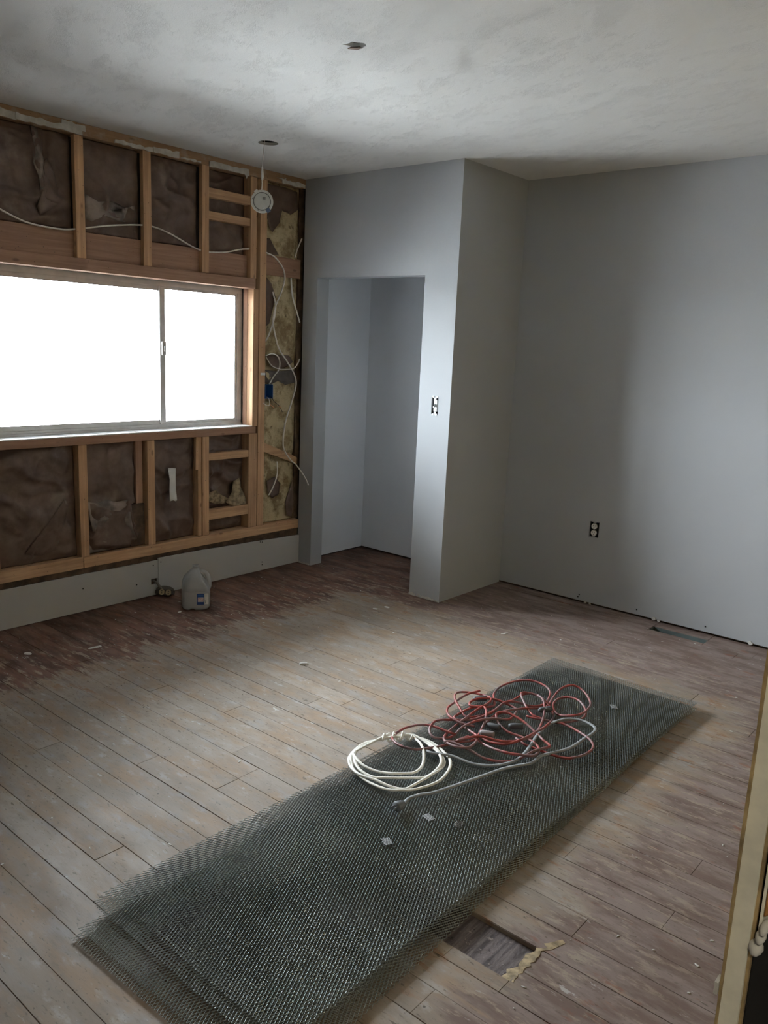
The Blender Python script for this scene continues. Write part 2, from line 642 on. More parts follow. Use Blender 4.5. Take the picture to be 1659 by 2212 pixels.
def crumple(y, z, seed, fold=1.0):
    wy, wz = y + 0.05 * nz(y * 6, z * 6, seed), z + 0.05 * nz(y * 6 + 9, z * 6, seed)
    a = 1 - abs(nz(wy * 4 + seed, wz * 6.5 + seed * 2, seed)) * 3.2
    b = 1 - abs(nz(wy * 9 - seed, wz * 12, seed * 3)) * 3.0
    c = nz(y * 3.0 + seed, z * 3.0, seed * 5)
    return fold * (0.030 * max(0, a) ** 1.3 + 0.013 * max(0, b) ** 1.3) + 0.016 * c

# ================================================================== THE SETTING
H = 2.44
D1, D2, WC = 3.098, 3.748, 1.193          # closet front, back wall, closet width
ROOM_Y0, XR = -2.5, 3.7675

# ---- floor: subfloor with floorboards on it
VENT = (2.26, 2.56, 3.588, 3.662)
PATCH = (2.68, 3.062, 0.871, 1.011)
floor = panel('floor', rect(-0.13, 5.4, ROOM_Y0 - 0.1, 3.9), [rect(*VENT)], lambda u, v, s: (u, v, -0.019 - 0.04 * s), M_SUBFLOOR)
tag(floor, 'worn wooden floor with pale sanded middle and red-brown borders', None, None, 'structure')


def subtract(r, h):
    x0, x1, y0, y1 = r
    a0, a1, b0, b1 = h
    if a0 >= x1 or a1 <= x0 or b0 >= y1 or b1 <= y0:
        return [r]
    out = []
    if a0 > x0:
        out.append((x0, a0, y0, y1))
    if a1 < x1:
        out.append((a1, x1, y0, y1))
    c0, c1 = max(x0, a0), min(x1, a1)
    if b0 > y0:
        out.append((c0, c1, y0, b0))
    if b1 < y1:
        out.append((c0, c1, b1, y1))
    return out


BW = 0.0945
JOINTS = {5: [1.582, 2.9], 6: [1.902], 7: [1.900], 1: [1.96], 2: [0.9, 2.65], 3: [1.25, 2.95], 9: [1.1, 2.55], 4: [2.2], 8: [0.62, 1.75, 3.1],
          12: [1.36, 2.75], 14: [1.75], 16: [1.15, 2.9], 18: [1.95], 0: [0.75, 2.35]}
rows = []
k0 = int(math.floor((ROOM_Y0 - 0.352) / BW))
for k in range(k0, int((3.76 - 0.352) / BW) + 1):
    y0, y1 = 0.352 + k * BW, 0.352 + (k + 1) * BW
    y0, y1 = max(y0, ROOM_Y0), min(y1, 3.762)
    if y1 - y0 < 0.01:
        continue
    js = JOINTS.get(k)
    if js is None:
        rr = random.Random(k * 13 + 5)
        js = []
        x = rr.uniform(0.6, 1.9)
        while x < 3.5:
            js.append(x)
            x += rr.uniform(1.1, 2.2)
    xs = [-0.002] + js + [3.88]
    for a, b in zip(xs[:-1], xs[1:]):
        rows.append((a, b, y0, y1))
cut = []
for r in rows:
    for q in subtract(r, VENT):
        cut += subtract(q, PATCH)
for (x0, x1, y0, y1) in cut:
    g = random.choice((0.0004, 0.0007, 0.0009, 0.0013))
    dz = random.uniform(-0.0008, 0.0006)
    w0, w1, l0, l1, t = y0 + g, y1 - g, x0 + 0.0006, x1 - 0.0006, 0.0006
    v = [(l0, w0, -0.019), (l1, w0, -0.019), (l1, w1, -0.019), (l0, w1, -0.019),
         (l0, w0, dz - t), (l1, w0, dz - t), (l1, w1, dz - t), (l0, w1, dz - t),
         (l0 + t, w0 + t, dz), (l1 - t, w0 + t, dz), (l1 - t, w1 - t, dz), (l0 + t, w1 - t, dz)]
    f = [(0, 3, 2, 1), (8, 9, 10, 11)]
    for i in range(4):
        j = (i + 1) % 4
        f += [(i, j, 4 + j, 4 + i), (4 + i, 4 + j, 8 + j, 8 + i)]
    mk('plank', v, f, M_FLOOR, floor)
# exposed, scratched board in the hole beside the lath
M_PATCH = NT('scratched_mauve_subfloor_board', 0.6)
_g = M_PATCH.noise(M_PATCH.mapped(M_PATCH.pos, (70, 5, 1), rot=(0, 0, 0.12)), 1.0, 5, 0.65)
_c = M_PATCH.mix(M_PATCH.ramp(_g, 0.35, 0.65), (0.055, 0.042, 0.042), (0.17, 0.135, 0.135))
_s = M_PATCH.noise(M_PATCH.pos, 55.0, 4, 0.65)
_c = M_PATCH.mix(M_PATCH.ramp(_s, 0.62, 0.68, 0, 0.8), _c, (0.30, 0.25, 0.23))
_c = M_PATCH.mix(M_PATCH.ramp(_s, 0.36, 0.30, 0, 0.9), _c, (0.015, 0.012, 0.012))
M_PATCH = M_PATCH.done(_c, normal=M_PATCH.bump(_s, 0.8, 0.004))
tag(box('exposed_board', 2.60, 3.13, 0.84, 1.04, -0.0188, -0.0125, M_PATCH), None)
bpy.data.objects['exposed_board'].parent = floor
bpy.data.objects['exposed_board'].location = WLOC['exposed_board'] - WLOC['floor']
M_SPLINT = plain('raw_yellow_broken_wood', (0.30, 0.225, 0.13), 0.8, var=0.4, scale=60)
rr = random.Random(61)
inner = [(3.052 + rr.uniform(-0.012, 0.008) - (0.012 if j < 4 else 0), 0.872 + 0.0105 * j) for j in range(14)]
outer_ = [(3.066 + rr.uniform(0.0, 0.010), 0.872 + 0.0105 * j) for j in range(14)] + [(3.085, 1.030), (3.100, 1.075), (3.088, 1.082), (3.068, 1.045), (3.050, 1.030)]
prism('broken_plank_edge', inner[::-1] + outer_, lambda u, v, s: (u, v, (-0.0122 if s == 0 else 0.0012 - 0.008 * max(0.0, (3.058 - u) / 0.03) + 0.0012 * nz(u * 120, v * 120, 4))), M_SPLINT, floor)
# sheet-metal duct under the vent hole
mb = MB()
x0, x1, y0, y1 = VENT
t = 0.0015
mb.box(x0, x0 + t, y0, y1, -0.26, -0.004).box(x1 - t, x1, y0, y1, -0.26, -0.004)
mb.box(x0 + t, x1 - t, y0, y0 + t, -0.26, -0.004).box(x0 + t, x1 - t, y1 - t, y1, -0.26, -0.004).box(x0 + t, x1 - t, y0 + t, y1 - t, -0.26, -0.258)
tag(mb.build('floor_duct', M_GALV), 'open rectangular floor vent hole with galvanised duct by the grey wall', 'floor vent')

# ---- ceiling with its two holes
hole1 = [(0.510 + 0.051 * math.cos(a), 2.338 + 0.051 * math.sin(a)) for a in np.linspace(0, 2 * PI, 28, endpoint=False)]
rr = random.Random(3)
hole2 = []
for a in np.linspace(0, 2 * PI, 14, endpoint=False):
    q = rr.uniform(0.65, 1.1)
    u, v = 0.044 * q * math.cos(a), 0.026 * q * math.sin(a)
    hole2.append((1.825 + u * 0.80 - v * 0.60, 1.558 + u * 0.60 + v * 0.80))
ceiling = panel('ceiling', rect(-0.13, 5.4, ROOM_Y0 - 0.1, 3.9), [hole1, hole2], lambda u, v, s: (u, v, H + 0.014 * s), M_CEIL)
tag(ceiling, 'white textured ceiling with two small holes cut in it', None, None, 'structure')
prism('torn_flap', [(1.786, 1.560), (1.800, 1.560), (1.822, 1.578), (1.828, 1.592), (1.806, 1.588)], lambda u, v, s: (u, v, H - 0.004 + 0.003 * s + (u - 1.8) * 0.10), M_STUD_DARK, ceiling)
roof = box('roof', -0.16, 5.43, ROOM_Y0 - 0.16, 3.95, 2.80, 2.86, M_STUD_DARK)
tag(roof, 'dark roof deck above the ceiling', None, None, 'structure')

# ---- stripped outside wall: sheathing with the window opening, lumber as its parts
wl = panel('wall_left', rect(ROOM_Y0 - 0.1, 3.9, -0.3, 2.8), [rect(WIN_Y0, WIN_Y1, WIN_Z0, WIN_Z1)], lambda u, v, s: (-0.095 - 0.04 * s, u, v), M_DARKWOOD)
tag(wl, 'outside wall stripped to bare studs around the window', None, None, 'structure')
BV = 0.0018


def lumber(name, x0, x1, y0, y1, z0, z1, mat):
    return box(name, x0, x1, y0, y1, z0, z1, mat, wl, bevel=BV)


lumber('top_plate', -0.09, 0.0, ROOM_Y0, 3.10, 2.386, H, M_PLATE_TOP)
lumber('header_board', -0.065, -0.032, ROOM_Y0, 2.663, 1.816, 1.945, M_RED_Y)
lumber('header_plate', -0.092, 0.0, ROOM_Y0, 2.704, 1.757, 1.815, M_RED_Y)
lumber('header_block', -0.07, -0.03, 2.79, 3.10, 1.848, 1.965, M_RED_Y)
lumber('sill_plate', -0.107, 0.002, ROOM_Y0, 2.716, 0.892, 0.934, M_RED_Y)
lumber('bottom_plate', -0.09, 0.0, ROOM_Y0, 1.543, 0.238, 0.300, M_PINE_Y)
lumber('bottom_plate', -0.09, 0.0, 1.546, 3.10, 0.238, 0.297, M_PINE_Y)
lumber('rim_joist', -0.09, -0.012, ROOM_Y0, 3.10, 0.0, 0.237, M_STUD_DARK)
for yr in (0.105, 0.481, 0.857, 1.233 - 0.125, 1.609, 1.988, 2.361):
    m = MB().box(-0.031, 0, yr - 0.048, yr, 1.816, 2.385)
    m.build('cripple_stud', M_PINE_Z, wl, bevel=BV)
lumber('cripple_stud', -0.07, -0.001, 2.664, 2.710, 1.816, 2.385, M_PINE_Z)
for yr in (0.105, 0.481, 0.857, 1.108, 1.580, 1.988, 2.361):
    lumber('cripple_stud', -0.09, 0, yr - 0.047, yr, 0.299, 0.891, M_PINE_Z)
lumber('sister_stud', -0.09, -0.008, 2.286, 2.312, 0.299, 0.891, M_PINE_Z)
lumber('jack_stud', -0.06, -0.003, 2.692, 2.733, 0.935, 1.756, M_PINE_Z)
lumber('window_jamb_board', -0.107, -0.061, 2.691, 2.733, 0.935, 1.756, M_RED_Z)
lumber('jack_stud', -0.09, -0.003, 2.668, 2.734, 0.298, 0.891, M_PINE_Z)
lumber('king_stud', -0.09, 0, 2.737, 2.789, 0.298, 2.385, M_PINE_Z)
lumber('corner_stud', -0.09, -0.035, 3.085, 3.125, 0.298, 2.385, M_STUD_DARK)  # dark colour paints the shadowed strip beside the closet wall
lumber('block', -0.05, -0.006, 2.362, 2.663, 2.226, 2.276, M_PINE_Y)
lumber('block', -0.05, -0.006, 2.362, 2.663, 2.108, 2.152, M_PINE_Y)
lumber('block', -0.05, -0.006, 2.362, 2.667, 0.746, 0.790, M_PINE_Y)
lumber('block', -0.05, -0.006, 2.362, 2.667, 0.386, 0.447, M_PINE_Y)
lumber('upright_board', -0.052, -0.030, 1.886, 1.928, 0.54, 0.891, M_RED_Z)
lumber('lower_board', -0.060, -0.032, 1.845, 1.938, 0.302, 0.538, M_STUD_DARK)
prism('brace', [(2.790, 0.830), (2.790, 0.772), (3.02, 0.692), (3.09, 0.668), (3.09, 0.710), (3.02, 0.742)], lambda u, v, s: (-0.018 - 0.02 * s, u, v), M_PINE_Y, wl)
prism('shim', [(2.272, 0.892), (2.290, 0.892), (2.288, 0.70), (2.266, 0.70)], lambda u, v, s: (-0.004 - 0.02 * s, u, v), M_PINE_Z, wl)

# remains of the old plaster on the top plate
rr = random.Random(21)


def ragged(y0, y1, z0, z1, n=14, amp=0.006):
    top = [(y0 + (y1 - y0) * i / n, z1 + rr.uniform(-amp * 1.6, amp * 0.2)) for i in range(n + 1)]
    bot = [(y0 + (y1 - y0) * i / n + rr.uniform(-0.003, 0.003), z0 + rr.uniform(-amp * 0.3, amp)) for i in range(n + 1)]
    return bot + top[::-1]


for (y0, y1, z0, z1, n) in ((0.9, 1.28, 2.383, 2.424, 16), (1.28, 1.60, 2.385, 2.418, 14), (1.50, 1.62, 2.40, 2.437, 7), (1.78, 1.995, 2.385, 2.408, 9), (2.0, 2.16, 2.384, 2.42, 8), (2.17, 2.30, 2.386, 2.40, 6),
                            (2.36, 2.64, 2.380, 2.418, 12), (2.90, 3.09, 2.384, 2.414, 9), (2.86, 2.93, 2.405, 2.418, 5)):
    th = rr.uniform(0.004, 0.009)
    prism('plaster_remnant', ragged(y0, y1, z0, z1, n), lambda u, v, s, th=th: (0.0002 + th * s, u, v), M_PLASTER, wl)
prism('plaster_remnant', [(2.60, 2.39), (2.635, 2.39), (2.624, 2.362), (2.617, 2.380)], lambda u, v, s: (0.001 + 0.005 * s, u, v), M_PLASTER, wl)
# low drywall strip, two pieces
s1 = panel('drywall_strip', [(ROOM_Y0, 0.006), (1.992, 0.006), (1.992, 0.206), (1.55, 0.208), (ROOM_Y0, 0.207)], [rect(1.945, 1.988, 0.070, 0.103)], lambda u, v, s: (0.0005 + 0.0115 * s, u, v), M_STRIP, wl)
s2 = panel('drywall_strip', [(1.9945, 0.005), (3.0965, 0.005), (3.0965, 0.190), (2.6, 0.205), (2.3, 0.214), (1.9945, 0.217)], [], lambda u, v, s: (0.0005 + 0.0125 * s, u, v), M_STRIP, wl)
for y, z in ((1.528, 0.132), (1.851, 0.089), (1.960, 0.181), (2.010, 0.193), (2.755, 0.194), (2.771, 0.191), (2.772, 0.059), (2.773, 0.041), (0.9, 0.12)):
    MB().cyl((0.011, y, z), (0.0135, y, z), 0.0042, 0.0038, 10).build('screw_head', M_SCREW, s1 if y < 1.99 else s2)

# ---- closet walls, back wall
OA, OB, OH = 0.124, 0.970, 1.852
SW = (1.062, 1.109, 1.088, 1.185)
wc = panel('wall_closet', [(0.0, 0.0), (OA, 0.0), (OA, OH), (OB, OH), (OB, 0.0), (WC, 0.0), (WC, H), (0.0, H)], [rect(*SW)], lambda u, v, s: (u, D1 + 0.104 * s, v), M_WALL)
tag(wc, 'grey closet front wall with open doorway', None, None, 'structure')
ws = box('wall_closet_side', WC - 0.104, WC, D1 + 0.104, D2, 0, H, M_WALL)
tag(ws, 'grey outer side wall of the closet', None, None, 'structure')
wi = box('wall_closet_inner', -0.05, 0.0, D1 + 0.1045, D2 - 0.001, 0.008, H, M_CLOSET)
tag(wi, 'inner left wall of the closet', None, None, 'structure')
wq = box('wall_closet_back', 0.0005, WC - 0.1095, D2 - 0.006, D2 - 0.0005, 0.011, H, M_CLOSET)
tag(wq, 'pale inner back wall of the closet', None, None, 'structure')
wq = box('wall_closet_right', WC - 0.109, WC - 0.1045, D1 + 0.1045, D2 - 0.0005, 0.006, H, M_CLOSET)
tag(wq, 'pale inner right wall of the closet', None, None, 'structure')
OUT = (1.781, 1.841, 0.408, 0.501)
wb = panel('wall_back', rect(-0.09, 3.88, 0.011, H), [rect(*OUT)], lambda u, v, s: (u, D2 + 0.0127 * s, v), M_WALL)
tag(wb, 'plain grey back wall with an uncovered outlet', None, None, 'structure')
wb2 = panel('wall_back_outer', rect(-0.135, 5.4, -0.3, 2.8), [], lambda u, v, s: (u, 3.82 + 0.06 * s, v), M_STUD_DARK)
tag(wb2, 'dark outer skin behind the back wall', None, None, 'structure')
box('bottom_plate', -0.09, 3.88, 3.765, 3.815, 0.0, 0.04, M_STUD_DARK, wb2)
for x, z in ((1.756, 0.045), (1.749, 0.030), (2.118, 0.040), (2.508, 0.040), (0.55, 0.04)):
    MB().cyl((x, D2 + 0.001, z), (x, D2 - 0.0015, z), 0.0045, 0.004, 10).build('screw_head', M_SCREW, wb)
# crumbling plaster at the foot of the closet corner and back wall
rr = random.Random(5)
for (x0, x1, y, zt) in ((OB, OB + 0.05, D1, 0.020), (OB + 0.06, WC - 0.04, D1, 0.022), (WC - 0.05, WC, D1, 0.012), (0.02, 0.115, D1, 0.013)):
    n = 8
    bot = [(x0 + (x1 - x0) * i / n, 0.0005) for i in range(n + 1)]
    top = [(x0 + (x1 - x0) * i / n, zt * rr.uniform(0.35, 1.0)) for i in range(n + 1)]
    prism('broken_plaster_edge', bot + top[::-1], lambda u, v, s, y=y: (u, y - 0.0005 - 0.005 * s, v), M_PLASTER, wc)
for (x, z, sc) in ((2.222, 0.014, 1.0), (2.252, 0.008, 0.7), (2.745, 0.012, 0.9), (1.80, 0.008, 0.6), (1.83, 0.006, 0.5)):
    pl = [(x + 0.016 * sc * rr.uniform(0.6, 1.1) * math.cos(a), z + 0.012 * sc * rr.uniform(0.6, 1.0) * math.sin(a)) for a in np.linspace(0, 2 * PI, 9, endpoint=False)]
    prism('broken_plaster_edge', pl, lambda u, v, s: (u, D2 - 0.0005 - 0.006 * s, max(v, 0.001)), M_PLASTER, wb)

# ---- right wall: the camera looks past the cut end of its drywall
YE = -0.18
wr = box('wall_right', XR + 0.0016, XR + 0.0118, YE, D2, 0.0, H, M_GYPSUM)
tag(wr, 'right wall ending in a cut drywall edge with core tinted for warm light', None, None, 'structure')
rr = random.Random(9)


def torn_sheet(name, x0, x1, mat, amp, yb=YE):
    zs = np.linspace(0.0, H, 240)
    ys = [yb - amp * (0.2 + 0.8 * abs(nz(z * 30, 3.1 + x0 * 50))) - 0.6 * amp * max(0, nz(z * 90, 7.7)) for z in zs]
    lp = list(zip(ys, zs)) + [(D2, H), (D2, 0.0)]
    return panel(name, lp, [], lambda u, v, s: (x0 + (x1 - x0) * s, u, v), mat, wr)


torn_sheet('face_paper', XR, XR + 0.0015, M_PAPEREDGE, 0.0035)
torn_sheet('back_paper', XR + 0.0119, XR + 0.0135, M_PAPEREDGE, 0.004, YE + 0.004)
box('cavity_shade_sheet', XR + 0.01355, XR + 0.0143, YE + 0.006, D2, 0.0, H, plain('painted_cavity_shade', (0.006, 0.005, 0.004), 0.95), wr)  # black sheet added to paint the darkness of the wall cavity
box('inner_sheet', XR + 0.0150, XR + 0.0166, YE + 0.002, D2, 1.13, H, M_GYPSUM, wr)
box('far_sheet', XR + 0.1005, XR + 0.1125, YE, D2, 0.0, H, M_WALL, wr)
box('stud', XR + 0.018, XR + 0.10, 0.55, 0.60, 0.0, H, plain('shade_painted_stud', (0.02, 0.014, 0.01), 0.9), wr)  # near-black colour paints the shade deep in the cavity
mb = MB()
mb.add([(XR + 0.0168, YE + 0.001, 1.150), (XR + 0.021, YE + 0.004, 1.154), (XR + 0.0225, YE + 0.004, 1.185), (XR + 0.0175, YE + 0.001, 1.205),
        (XR + 0.0168, YE + 0.03, 1.150), (XR + 0.021, YE + 0.03, 1.154), (XR + 0.0225, YE + 0.03, 1.185), (XR + 0.0175, YE + 0.03, 1.205)], BOXF)
mb.build('wood_shim', M_ORANGE, wr, bevel=0.001)
for (dx, z, r) in ((0.0155, 1.128, 0.0042), (0.0185, 1.142, 0.0026), (0.0172, 1.136, 0.0030)):
    v, f = tube_vf([(XR + dx, YE - 0.003 + 0.002 * i, z + 0.0015 * i) for i in range(5)], r, 10, taper=lambda q: math.sin(PI * (0.12 + 0.76 * q)))
    mk('plaster_blob', v, f, M_PLASTER, wr, smooth=True)
box('seam_chip', XR - 0.0022, XR - 0.0002, YE - 0.004, YE + 0.004, 1.093, 1.101, M_PLASTER, wr)
wr2 = box('wall_right_near', XR, 3.88, ROOM_Y0, -1.45, 0, H, M_WALL)
tag(wr2, 'right wall on the near side of the doorway', None, None, 'structure')
wr3 = box('wall_right_lintel', XR, 3.88, -1.45, YE - 0.012, 2.08, H, M_WALL)
tag(wr3, 'wall above the doorway', None, None, 'structure')

# ---- walls behind the camera and the passage it stands in
wf = box('wall_front', -0.135, 5.4, ROOM_Y0 - 0.10, ROOM_Y0, -0.3, 2.8, M_WALL)
tag(wf, 'grey wall behind the camera', None, None, 'structure')
wh = box('wall_passage', 5.3, 5.4, ROOM_Y0, 3.82, -0.3, 2.8, M_WALL)
tag(wh, 'far wall of the passage behind the camera', None, None, 'structure')
fp = box('floor_passage', 3.881, 5.3, ROOM_Y0, 3.82, -0.019, 0.0, M_FLOOR)
tag(fp, 'floor of the passage behind the camera', None, None, 'structure')
t = empty('added_passage_light', (4.45, -1.25, 2.36), 'added unseen light behind the camera, shaped as a round ceiling lamp', 'added light')  # unseen light source added to brighten the cut drywall edge
MB().cyl((4.45, -1.25, 2.425), (4.45, -1.25, 2.44), 0.07, n=24).build('added_canopy', M_PUCK, t)
_k = NT('added_warm_light', 0.4)
_k.bsdf.inputs['Emission Color'].default_value = (1.0, 0.88, 0.66, 1)
_k.bsdf.inputs['Emission Strength'].default_value = ADDED_LIGHT
_k.bsdf.inputs['Base Color'].default_value = (0.8, 0.78, 0.7, 1)
v, f = tube_vf([(4.45, -1.25, 2.424), (4.45, -1.25, 2.405), (4.45, -1.25, 2.385), (4.45, -1.25, 2.365), (4.45, -1.25, 2.352)], 0.05, 20, taper=lambda q: (0.5, 0.8, 1.0, 0.85, 0.4)[min(4, int(round(q * 4)))])
mk('added_bulb', v, f, _k.m, t, smooth=True)
gr = box('ground', -40, -0.2, -30, 30, -0.9, -0.7, M_GROUND)
tag(gr, 'pale ground outside the window', None, None, 'structure')

# ---- windows
w1 = empty('window_1', (-0.12, 1.82, WIN_Z0), 'aluminium slider window, overexposed white outside', None, None, 'structure')
X0, X1 = -0.132, -0.108
m = MB()
m.box(X0, X1, WIN_Y0, WIN_Y1, WIN_Z0, WIN_Z0 + 0.030).box(X0, X1, WIN_Y0, WIN_Y1, WIN_Z1 - 0.030, WIN_Z1)
m.box(X0, X1, WIN_Y0, WIN_Y0 + 0.034, WIN_Z0 + 0.03, WIN_Z1 - 0.03).box(X0, X1, WIN_Y1 - 0.034, WIN_Y1, WIN_Z0 + 0.03, WIN_Z1 - 0.03)
m.build('outer_frame', M_ALU, w1, bevel=0.001)


def sash(y0, y1, xa, xb, tb):
    za, zb = WIN_Z0 + 0.030, WIN_Z1 - 0.030
    m = MB()
    m.box(xa, xb, y0, y1, za, za + tb).box(xa, xb, y0, y1, zb - tb, zb)
    m.box(xa, xb, y0, y0 + 0.017, za + tb, zb - tb).box(xa, xb, y1 - 0.012, y1, za + tb, zb - tb)
    s = m.build('sash', M_ALU, w1)
    box('pane', (xa + xb) / 2 - 0.0015, (xa + xb) / 2 + 0.0015, y0 + 0.014, y1 - 0.010, za + tb - 0.003, zb - tb + 0.003, M_GLASS, s)
    g = MB()
    g.box(xb, xb + 0.002, y0 + 0.017, y0 + 0.020, za + tb, zb - tb).box(xb, xb + 0.002, y1 - 0.015, y1 - 0.012, za + tb, zb - tb)
    g.box(xb, xb + 0.002, y0 + 0.020, y1 - 0.015, za + tb, za + tb + 0.003).box(xb, xb + 0.002, y0 + 0.020, y1 - 0.015, zb - tb - 0.003, zb - tb)
    g.build('gasket', M_ALU_D, s)
    return s


sash(2.118, WIN_Y1 - 0.034, -0.128, -0.114, 0.012)
sash(WIN_Y0 + 0.034, 2.112, -0.124, -0.112, 0.022)
box('meeting_rail', -0.111, -0.098, 2.098, 2.134, WIN_Z0 + 0.03, WIN_Z1 - 0.03, M_ALU, w1, bevel=0.002)
box('track', -0.1075, -0.1035, WIN_Y0, WIN_Y1, WIN_Z0 + 0.001, WIN_Z0 + 0.016, M_ALU, w1)
lt = box('latch', -0.097, -0.083, 2.104, 2.130, 1.352, 1.428, M_ALU, w1, bevel=0.003)
box('latch_tab', -0.082, -0.070, 2.112, 2.120, 1.372, 1.402, M_ALU, lt, bevel=0.002)
box('sill_board', -0.107, -0.001, WIN_Y0, 2.690, 0.9345, 0.9395, M_WHITE, w1)
# ================================================================== THINGS
# ---- insulation batts


def batt(label, y0, y1, z0, z1, fn, mat=M_KRAFT, ny=44, nzz=54, base=-0.043, group='kraft paper insulation batts between the studs', build=True):
    v, f = [], []
    for j in range(nzz + 1):
        for i in range(ny + 1):
            y, z = y0 + (y1 - y0) * i / ny, z0 + (z1 - z0) * j / nzz
            e = min(1, 8 * min(i / ny, 1 - i / ny)) * min(1, 10 * min(j / nzz, 1 - j / nzz) + 0.2)
            x = base + max(-0.046, fn(y, z) * (0.3 + 0.7 * e)) - 0.008 * (1 - e)
            v.append((min(x, -0.003), y, z))
    w = ny + 1
    for j in range(nzz):
        for i in range(ny):
            f.append((j * w + i, j * w + i + 1, (j + 1) * w + i + 1, (j + 1) * w + i))
    b = len(v)
    ring = [i for i in range(w)] + [j * w + ny for j in range(1, nzz + 1)] + [nzz * w + i for i in range(ny - 1, -1, -1)] + [j * w for j in range(nzz - 1, 0, -1)]
    for r in ring:
        v.append((-0.092, v[r][1], v[r][2]))
    n = len(ring)
    for i in range(n):
        f.append((ring[i], ring[(i + 1) % n], b + (i + 1) % n, b + i))
    f.append(tuple(b + i for i in range(n)))
    o = mk('insulation_batt', v, f, mat, smooth=True)
    return tag(o, label, 'insulation', group)


def ridge(y, z, y0, z0, y1, z1, w, h):
    dy, dz = y1 - y0, z1 - z0
    L2 = dy * dy + dz * dz
    t = max(0, min(1, ((y - y0) * dy + (z - z0) * dz) / L2))
    d = math.hypot(y - y0 - t * dy, z - z0 - t * dz)
    return h * math.exp(-(d / w) ** 2)


TOPB = 1.947


def up1(y, z):
    return (crumple(y, z, 1.3, 0.7) + ridge(y, z, 1.36, 2.38, 1.40, 2.12, 0.022, 0.03) + ridge(y, z, 1.40, 2.22, 1.47, 2.05, 0.03, 0.02)
            + ridge(y, z, 1.12, 2.06, 1.36, 2.01, 0.02, 0.012) - ridge(y, z, 1.44, 2.38, 1.44, 2.2, 0.02, 0.03))


def up2(y, z):
    return crumple(y, z, 4.1, 0.6) + ridge(y, z, 1.62, 2.09, 1.90, 2.06, 0.035, 0.014) + ridge(y, z, 1.65, 2.02, 1.86, 2.03, 0.02, 0.010)


def up3(y, z):
    return crumple(y, z, 7.7, 0.6) + ridge(y, z, 2.0, 2.16, 2.12, 2.13, 0.02, 0.012) + ridge(y, z, 2.05, 2.05, 2.25, 2.12, 0.025, 0.012) + ridge(y, z, 2.0, 1.97, 2.3, 1.965, 0.02, 0.016)


def up4(y, z):
    return crumple(y, z, 9.2, 0.7)


def lo1(y, z):
    return crumple(y, z, 12.0, 0.7) + ridge(y, z, 1.45, 0.62, 1.25, 0.40, 0.02, 0.014) + ridge(y, z, 1.15, 0.58, 1.40, 0.50, 0.03, 0.010) + (0.012 if z < 0.40 else 0) * max(0, nz(y * 8, z * 14, 2))


def lo2(y, z):
    s = max(0, min(1, (0.60 - z) / 0.10))
    return (crumple(y, z, 15.5, 0.5 + 1.1 * s) + s * 0.014 - ridge(y, z, 1.78, 0.56, 1.86, 0.40, 0.02, 0.02) + ridge(y, z, 1.60, 0.56, 1.80, 0.40, 0.03, 0.02)
            + ridge(y, z, 1.84, 0.56, 1.88, 0.36, 0.014, 0.018) + ridge(y, z, 1.62, 0.36, 1.8, 0.33, 0.025, 0.018)) - (0.028 if (y > 1.84 and z < 0.55) else 0) - (0.026 if y > 1.875 else 0)


def lo3(y, z):
    return crumple(y, z, 18.1, 0.6) + ridge(y, z, 2.0, 0.66, 2.06, 0.50, 0.014, 0.012) + ridge(y, z, 2.0, 0.46, 2.10, 0.33, 0.014, 0.012)


def lo4(y, z):
    return crumple(y, z, 21.4, 1.0) - (0.012 if z > 0.79 or z < 0.39 else 0)


b1 = batt('dark kraft insulation with a torn vertical paper fold, leftmost bay above the window', 1.111, 1.559, TOPB, 2.383, up1)
b2 = batt('smooth brown kraft insulation above the window, second bay from the left', 1.612, 1.937, TOPB, 2.383, up2)
batt('brown kraft insulation above the window with diagonal creases, third bay from the left', 1.991, 2.310, TOPB, 2.383, up3)
batt('brown kraft insulation behind the two short blocks above the window', 2.364, 2.661, TOPB, 2.383, up4, base=-0.062)
b5 = batt('brown kraft insulation below the window in the leftmost bay', 1.111, 1.530, 0.302, 0.889, lo1)
b6 = batt('brown kraft insulation with a crumpled dusty lower half, beside the upright reddish board', 1.583, 1.938, 0.302, 0.889, lo2)
batt('brown kraft insulation below the window carrying a white paper strip', 1.991, 2.283, 0.302, 0.889, lo3)
b4 = batt('torn kraft insulation with yellow wool showing, behind the short blocks below the window', 2.364, 2.665, 0.302, 0.889, lo4, base=-0.064)


def fluff(y, z):
    lump = 0.020 * nz(y * 7, z * 5, 31) + 0.010 * nz(y * 17, z * 15, 32) + 0.004 * nz(y * 45, z * 45, 33)
    seam = 0
    for zz in (1.33, 0.72, 1.9):
        seam -= 0.03 * math.exp(-((z - zz) / 0.035) ** 2)
    if y < 2.87 and 1.085 < z < 1.205:
        seam -= 0.05
    return lump + seam - 0.03 * max(0, (y - 3.05) / 0.05)


yb = batt('yellow fibreglass insulation exposed in the narrow bay beside the closet wall', 2.792, 3.083, 0.300, 2.383, fluff, M_FIBRE, 40, 220, base=-0.034, group='exposed fibreglass insulation')


